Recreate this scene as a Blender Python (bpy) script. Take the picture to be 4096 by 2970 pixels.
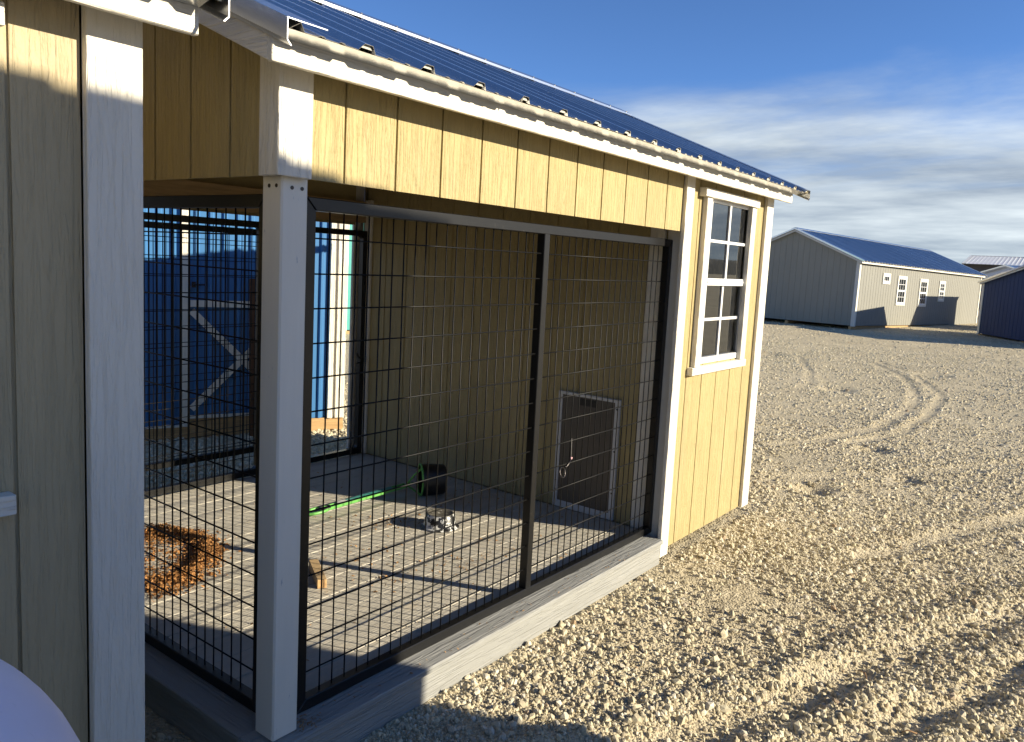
import bpy, bmesh, math, random
import numpy as np
from mathutils import Matrix, Vector

for o in list(bpy.data.objects):
    bpy.data.objects.remove(o)
S = bpy.context.scene
COL = S.collection
rad = math.radians
random.seed(7)
RNG = np.random.default_rng(11)

# ------------------------------------------------------------------ camera
CAM = (-1.3064, -1.7964, 1.429)
YAW, PITCH, ROLL, FPX, CYPX = 0.6488, -0.1161, 0.0514, 3143.3, 1413.64
fw = Vector((math.cos(YAW) * math.cos(PITCH), math.sin(YAW) * math.cos(PITCH), math.sin(PITCH)))
r0 = Vector((math.sin(YAW), -math.cos(YAW), 0))
u0 = r0.cross(fw)
rt = math.cos(ROLL) * r0 + math.sin(ROLL) * u0
up = -math.sin(ROLL) * r0 + math.cos(ROLL) * u0
cd = bpy.data.cameras.new('camera')
cam = bpy.data.objects.new('camera', cd)
COL.objects.link(cam)
m = Matrix.Identity(4)
for i in range(3):
    m[i][0], m[i][1], m[i][2], m[i][3] = rt[i], up[i], -fw[i], CAM[i]
cam.matrix_world = m
cd.sensor_width = 36
cd.lens = 36 * FPX / 4096
cd.shift_y = -(1485 - CYPX) / 4096
cd.clip_start = 0.02
cd.clip_end = 4000
S.camera = cam

# ------------------------------------------------------------------ sky and sun
SUN_EL = math.atan(0.369)
SUN_DIR = Vector((0.41, -1.0, 0)).normalized() * math.cos(SUN_EL)      # towards the sun
SUN_DIR.z = math.sin(SUN_EL)
W = bpy.data.worlds.new('World')
S.world = W
W.use_nodes = True
wn, wl = W.node_tree.nodes, W.node_tree.links
wn.clear()


def N(nodes, typ, **kw):
    n = nodes.new(typ)
    for k, v in kw.items():
        setattr(n, k, v)
    return n


sky = N(wn, 'ShaderNodeTexSky', sky_type='NISHITA', sun_disc=False)
sky.sun_elevation = SUN_EL
sky.sun_rotation = math.atan2(SUN_DIR.x, SUN_DIR.y)
sky.altitude = 2000
sky.air_density = 0.75
sky.dust_density = 0.0
sky.ozone_density = 6.0
tc = N(wn, 'ShaderNodeTexCoord')
sep = N(wn, 'ShaderNodeSeparateXYZ')
wl.new(tc.outputs['Generated'], sep.inputs[0])


def wmath(op, a, b=None, c=None, clamp=False):
    n = N(wn, 'ShaderNodeMath', operation=op, use_clamp=clamp)
    for i, v in enumerate((a, b, c)):
        if v is None:
            continue
        if isinstance(v, (int, float)):
            n.inputs[i].default_value = v
        else:
            wl.new(v, n.inputs[i])
    return n.outputs[0]


# clouds: a layer seen in perspective (direction / height), streaked, thick near the horizon
den = wmath('ADD', wmath('MAXIMUM', sep.outputs[2], 0.0), 0.13)
cx = wmath('DIVIDE', sep.outputs[0], den)
cy = wmath('DIVIDE', sep.outputs[1], den)
cmb = N(wn, 'ShaderNodeCombineXYZ')
wl.new(cx, cmb.inputs[0]); wl.new(cy, cmb.inputs[1])
mp = N(wn, 'ShaderNodeMapping')
mp.inputs['Location'].default_value = (2.3, 0.7, 0)
mp.inputs['Rotation'].default_value = (0, 0, rad(25))
mp.inputs['Scale'].default_value = (0.75, 0.42, 1)
wl.new(cmb.outputs[0], mp.inputs[0])
n1 = N(wn, 'ShaderNodeTexNoise')
n1.inputs['Scale'].default_value = 0.9
n1.inputs['Detail'].default_value = 7
n1.inputs['Roughness'].default_value = 0.58
n1.inputs['Distortion'].default_value = 0.7
wl.new(mp.outputs[0], n1.inputs['Vector'])
n2 = N(wn, 'ShaderNodeTexNoise')
n2.inputs['Scale'].default_value = 1.5
n2.inputs['Detail'].default_value = 6
n2.inputs['Roughness'].default_value = 0.6
wl.new(mp.outputs[0], n2.inputs['Vector'])
# the bank of cloud fills the band from the horizon to about 12 degrees
ele = wmath('MULTIPLY', wmath('SUBTRACT', 0.222, sep.outputs[2]), 12.0)
cov = wmath('ADD', ele, wmath('MULTIPLY', wmath('SUBTRACT', n1.outputs[0], 0.5), 3.0))
cov = wmath('ADD', cov, wmath('MULTIPLY', wmath('SUBTRACT', n2.outputs[0], 0.5), 0.9))
ss = N(wn, 'ShaderNodeMapRange', interpolation_type='SMOOTHSTEP')
ss.inputs['From Min'].default_value = -0.25
ss.inputs['From Max'].default_value = 1.3
ss.inputs['To Max'].default_value = 0.93
wl.new(cov, ss.inputs['Value'])
cr = N(wn, 'ShaderNodeValToRGB')
cr.color_ramp.elements[0].position = 0.36
cr.color_ramp.elements[0].color = (2.0, 2.35, 2.75, 1)
cr.color_ramp.elements[1].position = 0.66
cr.color_ramp.elements[1].color = (4.5, 4.9, 5.0, 1)
wl.new(n2.outputs[0], cr.inputs[0])
mx = N(wn, 'ShaderNodeMix', data_type='RGBA')
wl.new(ss.outputs[0], mx.inputs[0])
wl.new(sky.outputs[0], mx.inputs[6])
wl.new(cr.outputs[0], mx.inputs[7])
bg = N(wn, 'ShaderNodeBackground')
bg.inputs['Strength'].default_value = 0.09
wl.new(mx.outputs[2], bg.inputs[0])
wo = N(wn, 'ShaderNodeOutputWorld')
wl.new(bg.outputs[0], wo.inputs[0])

sd = bpy.data.lights.new('sun', 'SUN')
sun = bpy.data.objects.new('sun', sd)
COL.objects.link(sun)
sd.energy = 4.3
sd.angle = rad(0.5)
sd.color = (1.0, 0.89, 0.68)
sun.rotation_euler = SUN_DIR.to_track_quat('Z', 'Y').to_euler()
sun.location = (5, -12, 9)

S.view_settings.view_transform = 'Standard'
S.view_settings.look = 'None'
S.view_settings.exposure = 1.1
S.view_settings.gamma = 1.0
S.render.engine = 'CYCLES'
S.cycles.max_bounces = 6
S.cycles.diffuse_bounces = 2
S.cycles.caustics_reflective = False
S.cycles.caustics_refractive = False
S.cycles.transparent_max_bounces = 12


# ------------------------------------------------------------------ materials
def material(name, col, rough=0.7, metal=0.0, var=0.0, vscale=6.0, var_stretch=(1, 1, 1), bump=None,
             col2=None, mask=None, spec=0.5, trans=0.0, objvar=0.0):
    """col: base colour; var: brightness variation by noise; bump: list of (scale xyz, strength, distance, detail, kind);
    col2+mask: a second colour placed by a noise mask (scale xyz, lo, hi)."""
    mt = bpy.data.materials.new(name)
    mt.use_nodes = True
    nd, lk = mt.node_tree.nodes, mt.node_tree.links
    b = nd['Principled BSDF']
    b.inputs['Roughness'].default_value = rough
    b.inputs['Metallic'].default_value = metal
    b.inputs['Specular IOR Level'].default_value = spec
    b.inputs['Transmission Weight'].default_value = trans
    b.inputs['Base Color'].default_value = (*col, 1)
    geo = N(nd, 'ShaderNodeNewGeometry')

    def coords(sc):
        v = N(nd, 'ShaderNodeVectorMath', operation='MULTIPLY')
        lk.new(geo.outputs['Position'], v.inputs[0])
        v.inputs[1].default_value = sc
        return v.outputs[0]

    out = None
    if var:
        n = N(nd, 'ShaderNodeTexNoise')
        n.inputs['Scale'].default_value = 1
        n.inputs['Detail'].default_value = 5
        n.inputs['Roughness'].default_value = 0.62
        lk.new(coords(tuple(vscale * s for s in var_stretch)), n.inputs['Vector'])
        mr = N(nd, 'ShaderNodeMapRange')
        mr.inputs['From Min'].default_value = 0.28
        mr.inputs['From Max'].default_value = 0.72
        mr.inputs['To Min'].default_value = 1 - var
        mr.inputs['To Max'].default_value = 1 + var
        lk.new(n.outputs[0], mr.inputs[0])
        mul = N(nd, 'ShaderNodeMix', data_type='RGBA', blend_type='MULTIPLY')
        mul.inputs[0].default_value = 1
        mul.inputs[6].default_value = (*col, 1)
        lk.new(mr.outputs[0], mul.inputs[7])
        out = mul.outputs[2]
    if col2 is not None:
        n = N(nd, 'ShaderNodeTexNoise')
        n.inputs['Scale'].default_value = 1
        n.inputs['Detail'].default_value = 6
        n.inputs['Roughness'].default_value = 0.65
        lk.new(coords(mask[0]), n.inputs['Vector'])
        mr = N(nd, 'ShaderNodeMapRange')
        mr.inputs['From Min'].default_value = mask[1]
        mr.inputs['From Max'].default_value = mask[2]
        lk.new(n.outputs[0], mr.inputs[0])
        mm = N(nd, 'ShaderNodeMix', data_type='RGBA')
        lk.new(mr.outputs[0], mm.inputs[0])
        if out is None:
            mm.inputs[6].default_value = (*col, 1)
        else:
            lk.new(out, mm.inputs[6])
        mm.inputs[7].default_value = (*col2, 1)
        out = mm.outputs[2]
    if objvar and out is not None:
        oi = N(nd, 'ShaderNodeObjectInfo')
        mr = N(nd, 'ShaderNodeMapRange')
        mr.inputs['To Min'].default_value = 1 - objvar
        mr.inputs['To Max'].default_value = 1 + objvar
        lk.new(oi.outputs['Random'], mr.inputs[0])
        mo = N(nd, 'ShaderNodeMix', data_type='RGBA', blend_type='MULTIPLY')
        mo.inputs[0].default_value = 1
        lk.new(out, mo.inputs[6])
        lk.new(mr.outputs[0], mo.inputs[7])
        out = mo.outputs[2]
    if out is not None:
        lk.new(out, b.inputs['Base Color'])
    prev = None
    for sc, st, dist, det, kind in (bump or []):
        if kind == 'grain':                                   # embossed wood grain: warped streaks, sharpened
            n = N(nd, 'ShaderNodeTexNoise')
            n.inputs['Distortion'].default_value = 0.9
        elif kind == 'cells':
            n = N(nd, 'ShaderNodeTexVoronoi')
        else:
            n = N(nd, 'ShaderNodeTexNoise')
        n.inputs['Scale'].default_value = 1
        if kind != 'cells':
            n.inputs['Detail'].default_value = det
            n.inputs['Roughness'].default_value = 0.55
        lk.new(coords(sc), n.inputs['Vector'])
        h = n.outputs[0]
        if kind == 'grain':
            rp = N(nd, 'ShaderNodeMapRange', interpolation_type='SMOOTHSTEP')
            rp.inputs['From Min'].default_value = 0.42
            rp.inputs['From Max'].default_value = 0.58
            lk.new(h, rp.inputs[0])
            h = rp.outputs[0]
        bp = N(nd, 'ShaderNodeBump')
        bp.inputs['Strength'].default_value = st
        bp.inputs['Distance'].default_value = dist
        lk.new(h, bp.inputs['Height'])
        if prev is not None:
            lk.new(prev, bp.inputs['Normal'])
        prev = bp.outputs[0]
    if prev is not None:
        lk.new(prev, b.inputs['Normal'])
    return mt


GV = [((80, 80, 4.5), 0.7, 0.0038, 4, 'grain'), ((115, 115, 42), 0.75, 0.0036, 3, 'noise')]      # grain along Z
GL = [((70, 70, 4.0), 0.6, 0.0036, 4, 'grain'), ((105, 105, 45), 0.7, 0.0034, 3, 'noise')]      # deeper, for the near shed
GX = [((4.5, 85, 85), 0.6, 0.0034, 4, 'grain'), ((60, 130, 130), 0.5, 0.0025, 3, 'noise')]       # grain along X
GY = [((95, 3.2, 95), 0.75, 0.0028, 3, 'grain'), ((170, 60, 170), 0.3, 0.0014, 3, 'noise')]
TAN = (0.44, 0.352, 0.17)
M = {}
M['tan'] = material('tan_siding', TAN, 0.62, objvar=0.03, col2=(0.47, 0.38, 0.21), mask=((7, 7, 1.6), 0.55, 0.8), var=0.07, vscale=14, var_stretch=(1, 1, .12), bump=GV, spec=0.3)
M['tan_left'] = material('shade_greyed_tan_siding', (0.48, 0.395, 0.245), 0.62, objvar=0.03, var=0.07, vscale=14, var_stretch=(1, 1, .12), bump=GL, spec=0.3)  # paler tan, greyed so the left wall's shade is part of its colour
M['white_left'] = material('near_white_trim', (0.81, 0.76, 0.655), 0.55, var=0.05, vscale=8, var_stretch=(1, 1, .2), bump=GL, spec=0.3)
M['tan_sheet'] = material('tan_sheet', TAN, 0.7, var=0.06, vscale=9, spec=0.2)
M['white_v'] = material('white_trim_upright', (0.81, 0.76, 0.655), 0.55, var=0.05, vscale=8, var_stretch=(1, 1, .2), bump=GV, spec=0.3)
M['white_x'] = material('white_trim_level', (0.81, 0.76, 0.655), 0.55, var=0.05, vscale=8, var_stretch=(.2, 1, 1), bump=GX, spec=0.3)
M['white_y'] = material('white_trim_raking', (0.81, 0.76, 0.655), 0.55, var=0.05, vscale=8, bump=GY, spec=0.3)
M['post'] = material('painted_post', (0.81, 0.76, 0.66), 0.45, var=0.06, vscale=7, var_stretch=(1, 1, .15),
                     bump=[((60, 60, 5), 0.35, 0.0012, 4, 'noise'), ((300, 300, 120), 0.2, 0.0006, 2, 'noise')],
                     col2=(0.5, 0.5, 0.5), mask=((70, 70, 18), 0.67, 0.72))
M['black'] = material('black_powder_coat', (0.006, 0.006, 0.0065), 0.36, var=0.15, vscale=40,
                      bump=[((500, 500, 500), 0.12, 0.0005, 2, 'noise')],
                      col2=(0.05, 0.046, 0.038), mask=((55, 55, 55), 0.62, 0.8), spec=0.42)
M['wire'] = material('black_wire', (0.005, 0.005, 0.005), 0.5, var=0.2, vscale=90, spec=0.25)
M['galv'] = material('galvalume_sheet', (0.86, 0.87, 0.88), 0.22, 1.0, var=0.06, vscale=30, objvar=0.06,
                     bump=[((14, 14, 14), 0.05, 0.004, 2, 'noise')])
M['galv_trim'] = material('galvanised_trim', (0.72, 0.73, 0.74), 0.26, 1.0, var=0.05, vscale=25,
                          bump=[((16, 16, 16), 0.06, 0.004, 2, 'noise')])
M['closure'] = material('rib_closure_foam', (0.5, 0.49, 0.44), 0.9, var=0.15, vscale=120)
M['screw'] = material('screw_head', (0.5, 0.5, 0.5), 0.35, 0.9, var=0.1, vscale=200)
M['rough_wood'] = material('raw_lumber', (0.42, 0.29, 0.15), 0.8, var=0.22, vscale=5, var_stretch=(1, 12, 12),
                           bump=[((4, 90, 90), 0.4, 0.002, 4, 'noise')])
M['skid'] = material('treated_skid', (0.47, 0.30, 0.14), 0.85, var=0.3, vscale=3, var_stretch=(1.2, 1.2, 26),
                     bump=[((5, 5, 120), 0.5, 0.003, 4, 'noise')])
M['end_grain'] = material('sawn_end_grain', (0.55, 0.33, 0.15), 0.85, var=0.25, vscale=60)
M['deck'] = material('composite_deck', (0.49, 0.455, 0.385), 0.68, var=0.12, vscale=9, var_stretch=(.25, 2, 1),
                     bump=[((4.5, 120, 120), 0.8, 0.0022, 3, 'grain'), ((90, 300, 90), 0.25, 0.001, 2, 'noise')],
                     col2=(0.55, 0.48, 0.37), mask=((9, 9, 9), 0.55, 0.75), spec=0.3)
M['sill'] = material('composite_sill', (0.30, 0.30, 0.285), 0.6, var=0.1, vscale=9, var_stretch=(.25, 2, 1),
                     bump=[((3.5, 70, 70), 0.8, 0.0024, 3, 'grain'), ((90, 300, 300), 0.2, 0.001, 2, 'noise')], spec=0.35)
M['sill_y'] = material('composite_sill_return', (0.30, 0.30, 0.285), 0.6, var=0.1, vscale=9, var_stretch=(2, .25, 1),
                       bump=[((70, 3.5, 70), 0.8, 0.0024, 3, 'grain')], spec=0.35)
M['vinyl'] = material('white_vinyl', (0.80, 0.80, 0.79), 0.35, var=0.02, vscale=20)
M['screen'] = material('insect_screen', (0.035, 0.032, 0.03), 0.75, var=0.15, vscale=12, spec=0.2)
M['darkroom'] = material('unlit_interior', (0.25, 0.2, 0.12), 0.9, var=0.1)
M['flap'] = material('brown_vinyl_flap', (0.10, 0.085, 0.07), 0.45, var=0.12, vscale=14)
M['door_frame'] = material('painted_door_frame', (0.62, 0.62, 0.61), 0.45, var=0.05, vscale=15)
M['grey_siding'] = material('grey_siding', (0.275, 0.27, 0.24), 0.7, var=0.05, vscale=5, var_stretch=(1, 1, .3), spec=0.2)
M['cream'] = material('cream_trim', (0.74, 0.71, 0.62), 0.6, var=0.04, vscale=5)
M['grey_trim'] = material('grey_trim', (0.6, 0.59, 0.56), 0.6, var=0.04, vscale=5)
M['navy'] = material('navy_siding', (0.008, 0.030, 0.10), 0.75, var=0.1, vscale=4, var_stretch=(1, 1, .3))
M['blue_metal'] = material('blue_metal_siding', (0.055, 0.19, 0.42), 0.42, var=0.06, vscale=6, var_stretch=(1, 1, .2),
                           bump=[((5, 5, 3), 0.15, 0.004, 2, 'noise')], col2=(0.12, 0.25, 0.45), mask=((26, 26, 9), 0.66, 0.8))
M['teal'] = material('teal_siding', (0.07, 0.36, 0.33), 0.6, var=0.06, vscale=3)
M['offwhite'] = material('offwhite_siding', (0.66, 0.68, 0.7), 0.6, var=0.04, vscale=3)
M['brown'] = material('brown_barn_siding', (0.10, 0.088, 0.08), 0.8, var=0.12, vscale=2)
M['white_roof'] = material('white_metal_roof', (0.66, 0.66, 0.65), 0.4, var=0.04, vscale=2)
M['glass_far'] = material('window_glass', (0.02, 0.025, 0.03), 0.06, var=0.0, spec=0.8)
M['green'] = material('green_plastic', (0.13, 0.40, 0.085), 0.38, var=0.06, vscale=30)
M['teal_label'] = material('printed_label', (0.05, 0.28, 0.24), 0.4, var=0.1, vscale=60, col2=(0.6, 0.7, 0.66), mask=((160, 160, 160), 0.6, 0.64))
M['black_plastic'] = material('black_plastic', (0.012, 0.012, 0.013), 0.45, var=0.2, vscale=30)
M['bowl'] = material('worn_bowl', (0.016, 0.016, 0.017), 0.35, col2=(0.62, 0.62, 0.6), mask=((32, 32, 32), 0.51, 0.53), var=0.1, vscale=60)
M['bowl_base'] = material('scuffed_bowl_base', (0.12, 0.11, 0.09), 0.5, var=0.35, vscale=45, col2=(0.4, 0.39, 0.36), mask=((50, 50, 50), 0.58, 0.66))
M['tank'] = material('lavender_plastic', (0.74, 0.74, 0.92), 0.42, var=0.05, vscale=4, bump=[((9, 9, 9), 0.15, 0.004, 3, 'noise'), ((220, 220, 220), 0.15, 0.0008, 2, 'noise')], col2=(0.52, 0.53, 0.68), mask=((26, 26, 6), 0.62, 0.78))
M['rust'] = material('rust_brown_wood', (0.09, 0.038, 0.014), 0.8, var=0.25, vscale=10, var_stretch=(3, 3, .4))
M['shaving'] = material('cedar_shavings', (0.34, 0.16, 0.05), 0.8, var=0.6, vscale=95)
M['crumb'] = material('chewed_crumbs', (0.36, 0.2, 0.08), 0.85, var=0.5, vscale=60)
M['cord'] = material('pale_cord', (0.32, 0.3, 0.28), 0.7, var=0.1, vscale=100)
M['dark_metal'] = material('dark_clip_metal', (0.05, 0.045, 0.045), 0.3, 0.8, var=0.1, vscale=90)
M['pink_tag'] = material('pink_tag', (0.6, 0.36, 0.37), 0.5, var=0.1, vscale=90)
M['twig'] = material('dry_twig', (0.3, 0.18, 0.09), 0.85, var=0.3, vscale=50)
M['hill'] = material('dry_hillside', (0.10, 0.095, 0.075), 0.95, var=0.3, vscale=0.04)


def glass_material():
    mt = bpy.data.materials.new('pane_glass')
    mt.use_nodes = True
    nd, lk = mt.node_tree.nodes, mt.node_tree.links
    nd.clear()
    o = N(nd, 'ShaderNodeOutputMaterial')
    fr = N(nd, 'ShaderNodeFresnel')
    fr.inputs[0].default_value = 2.7
    gl = N(nd, 'ShaderNodeBsdfGlossy')
    gl.inputs['Roughness'].default_value = 0.012
    gl.inputs['Color'].default_value = (0.9, 0.93, 0.95, 1)
    tr = N(nd, 'ShaderNodeBsdfTransparent')
    tr.inputs[0].default_value = (0.55, 0.57, 0.56, 1)
    df = N(nd, 'ShaderNodeBsdfDiffuse')
    df.inputs[0].default_value = (0.5, 0.48, 0.44, 1)
    geo = N(nd, 'ShaderNodeNewGeometry')
    no = N(nd, 'ShaderNodeTexNoise')
    no.inputs['Scale'].default_value = 55
    no.inputs['Detail'].default_value = 5
    lk.new(geo.outputs['Position'], no.inputs['Vector'])
    mr = N(nd, 'ShaderNodeMapRange')
    mr.inputs['From Min'].default_value = 0.5
    mr.inputs['From Max'].default_value = 0.8
    mr.inputs['To Max'].default_value = 0.05
    lk.new(no.outputs[0], mr.inputs[0])
    a = N(nd, 'ShaderNodeMixShader')
    lk.new(fr.outputs[0], a.inputs[0]); lk.new(tr.outputs[0], a.inputs[1]); lk.new(gl.outputs[0], a.inputs[2])
    c = N(nd, 'ShaderNodeMixShader')
    lk.new(mr.outputs[0], c.inputs[0]); lk.new(a.outputs[0], c.inputs[1]); lk.new(df.outputs[0], c.inputs[2])
    lk.new(c.outputs[0], o.inputs[0])
    return mt


M['pane'] = glass_material()


def ground_material(name, stone):
    mt = bpy.data.materials.new(name)
    mt.use_nodes = True
    nd, lk = mt.node_tree.nodes, mt.node_tree.links
    b = nd['Principled BSDF']
    b.inputs['Roughness'].default_value = 0.9
    b.inputs['Specular IOR Level'].default_value = 0.15
    geo = N(nd, 'ShaderNodeNewGeometry')

    def noise(scale, detail=6, rough=0.65):
        n = N(nd, 'ShaderNodeTexNoise')
        n.inputs['Scale'].default_value = scale
        n.inputs['Detail'].default_value = detail
        n.inputs['Roughness'].default_value = rough
        lk.new(geo.outputs['Position'], n.inputs['Vector'])
        return n.outputs[0]

    def ramp(src, stops):
        cr = N(nd, 'ShaderNodeValToRGB')
        el = cr.color_ramp.elements
        while len(el) < len(stops):
            el.new(0.5)
        for e, (p, c) in zip(el, stops):
            e.position = p
            e.color = (*c, 1)
        lk.new(src, cr.inputs[0])
        return cr.outputs[0]

    if stone:
        oi = N(nd, 'ShaderNodeObjectInfo')
        base = ramp(oi.outputs['Random'], [(0.0, (0.42, 0.36, 0.26)), (0.35, (0.56, 0.49, 0.335)), (0.7, (0.64, 0.57, 0.405)), (0.97, (0.68, 0.62, 0.5)), (1.0, (0.4, 0.29, 0.18))])
        v = ramp(noise(140), [(0.3, (0.82, 0.82, 0.82)), (0.7, (1.1, 1.1, 1.1))])
    else:
        base = ramp(noise(22, 5), [(0.3, (0.44, 0.37, 0.245)), (0.5, (0.57, 0.49, 0.335)), (0.72, (0.65, 0.57, 0.41))])
        v = ramp(noise(0.8, 4), [(0.32, (0.86, 0.86, 0.86)), (0.68, (1.08, 1.08, 1.08))])
    mu = N(nd, 'ShaderNodeMix', data_type='RGBA', blend_type='MULTIPLY')
    mu.inputs[0].default_value = 1
    lk.new(base, mu.inputs[6]); lk.new(v, mu.inputs[7])
    lk.new(mu.outputs[2], b.inputs['Base Color'])
    prev = None
    lst = [(150, 0.5, 0.003)] if stone else [(240, 0.5, 0.005), (85, 0.7, 0.011), (30, 0.4, 0.02)]
    for sc, st, di in lst:
        if stone:
            h = noise(sc)
        else:
            vo = N(nd, 'ShaderNodeTexVoronoi')
            vo.inputs['Scale'].default_value = sc
            lk.new(geo.outputs['Position'], vo.inputs['Vector'])
            h = vo.outputs['Distance']
        bp = N(nd, 'ShaderNodeBump')
        bp.inputs['Strength'].default_value = st
        bp.inputs['Distance'].default_value = di
        bp.invert = not stone
        lk.new(h, bp.inputs['Height'])
        if prev:
            lk.new(prev, bp.inputs['Normal'])
        prev = bp.outputs[0]
    lk.new(prev, b.inputs['Normal'])
    return mt


M['ground'] = ground_material('gravel_bed', False)
M['stone'] = ground_material('crushed_limestone', True)


# ------------------------------------------------------------------ mesh helpers
class Mesh:
    def __init__(self):
        self.v, self.f = [], []

    def poly(self, pts):
        i = len(self.v)
        self.v += [tuple(p) for p in pts]
        self.f.append(tuple(range(i, i + len(pts))))
        return self

    def box(self, x0, x1, y0, y1, z0, z1):
        i = len(self.v)
        self.v += [(x, y, z) for z in (z0, z1) for y in (y0, y1) for x in (x0, x1)]
        self.f += [tuple(i + k for k in q) for q in ((0, 2, 3, 1), (4, 5, 7, 6), (0, 1, 5, 4), (1, 3, 7, 5), (3, 2, 6, 7), (2, 0, 4, 6))]
        return self

    def prism(self, a, b):
        """two matching outlines joined by sides and closed by caps"""
        i, n = len(self.v), len(a)
        self.v += [tuple(p) for p in a] + [tuple(p) for p in b]
        self.f.append(tuple(i + k for k in range(n))[::-1])
        self.f.append(tuple(i + n + k for k in range(n)))
        for k in range(n):
            j = (k + 1) % n
            self.f.append((i + k, i + j, i + n + j, i + n + k))
        return self

    def beam(self, p, q, w, h, upv=(0, 0, 1)):
        p, q = Vector(p), Vector(q)
        d = (q - p).normalized()
        s = d.cross(Vector(upv)).normalized()
        t = s.cross(d)
        o = [s * (w / 2) * a + t * (h / 2) * b for a, b in ((-1, -1), (1, -1), (1, 1), (-1, 1))]
        return self.prism([p + k for k in o], [q + k for k in o])

    def tube(self, path, r, n=6, closed=False):
        path = [Vector(p) for p in path]
        i, c = len(self.v), len(path)
        rs = r if isinstance(r, (list, tuple)) else [r] * c
        for k, p in enumerate(path):
            a = path[k - 1] if (k > 0 or closed) else p
            b = path[(k + 1) % c] if (k < c - 1 or closed) else p
            d = (b - a).normalized()
            s = d.cross(Vector((0, 0, 1)))
            if s.length < 1e-3:
                s = d.cross(Vector((0, 1, 0)))
            s.normalize()
            t = s.cross(d)
            self.v += [tuple(p + (s * math.cos(2 * math.pi * e / n) + t * math.sin(2 * math.pi * e / n)) * rs[k]) for e in range(n)]
        for k in range(c if closed else c - 1):
            a, b = i + k * n, i + ((k + 1) % c) * n
            for e in range(n):
                g = (e + 1) % n
                self.f.append((a + e, a + g, b + g, b + e))
        if not closed:
            self.f.append(tuple(i + e for e in range(n)))
            self.f.append(tuple(i + (c - 1) * n + e for e in range(n))[::-1])
        return self

    def lathe(self, prof, c=(0, 0, 0), n=32):
        i = len(self.v)
        for r, z in prof:
            self.v += [(c[0] + r * math.cos(2 * math.pi * k / n), c[1] + r * math.sin(2 * math.pi * k / n), c[2] + z) for k in range(n)]
        for j in range(len(prof) - 1):
            for k in range(n):
                g = (k + 1) % n
                self.f.append((i + j * n + k, i + j * n + g, i + (j + 1) * n + g, i + (j + 1) * n + k))
        return self

    def mesh(self, name, mat, bev=0.0, smooth=False):
        me = bpy.data.meshes.new(name)
        me.from_pydata(self.v, [], self.f)
        bm = bmesh.new()
        bm.from_mesh(me)
        if bev:
            bmesh.ops.bevel(bm, geom=list(bm.edges), offset=bev, segments=1, affect='EDGES', clamp_overlap=True)
        bmesh.ops.recalc_face_normals(bm, faces=bm.faces)
        bm.to_mesh(me)
        bm.free()
        for x in (mat if isinstance(mat, (list, tuple)) else [mat]):
            me.materials.append(M[x] if isinstance(x, str) else x)
        if smooth:
            me.polygons.foreach_set('use_smooth', [True] * len(me.polygons))
        return me

    def build(self, name, mat, parent=None, bev=0.0, smooth=False, loc=(0, 0, 0)):
        return put(name, self.mesh(name, mat, bev, smooth), parent, loc)


def put(name, me, parent=None, loc=(0, 0, 0), rot=(0, 0, 0)):
    o = bpy.data.objects.new(name, me)
    COL.objects.link(o)
    o.location = loc
    o.rotation_euler = rot
    if parent is not None:
        o.parent = parent
    return o


def thing(name, label, cat, loc=(0, 0, 0), rotz=0.0, group=None):
    o = bpy.data.objects.new(name, None)
    COL.objects.link(o)
    o.location = loc
    o.rotation_euler = (0, 0, rotz)
    return tag(o, label, cat, group)


def tag(o, label, cat, group=None, kind=None):
    o['label'] = label
    if cat:
        o['category'] = cat
    if group:
        o['group'] = group
    if kind:
        o['kind'] = kind
    return o


def box(*a):
    return Mesh().box(*a)


# ------------------------------------------------------------------ shared building pieces
ZG = -0.135                                                    # gravel level


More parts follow.
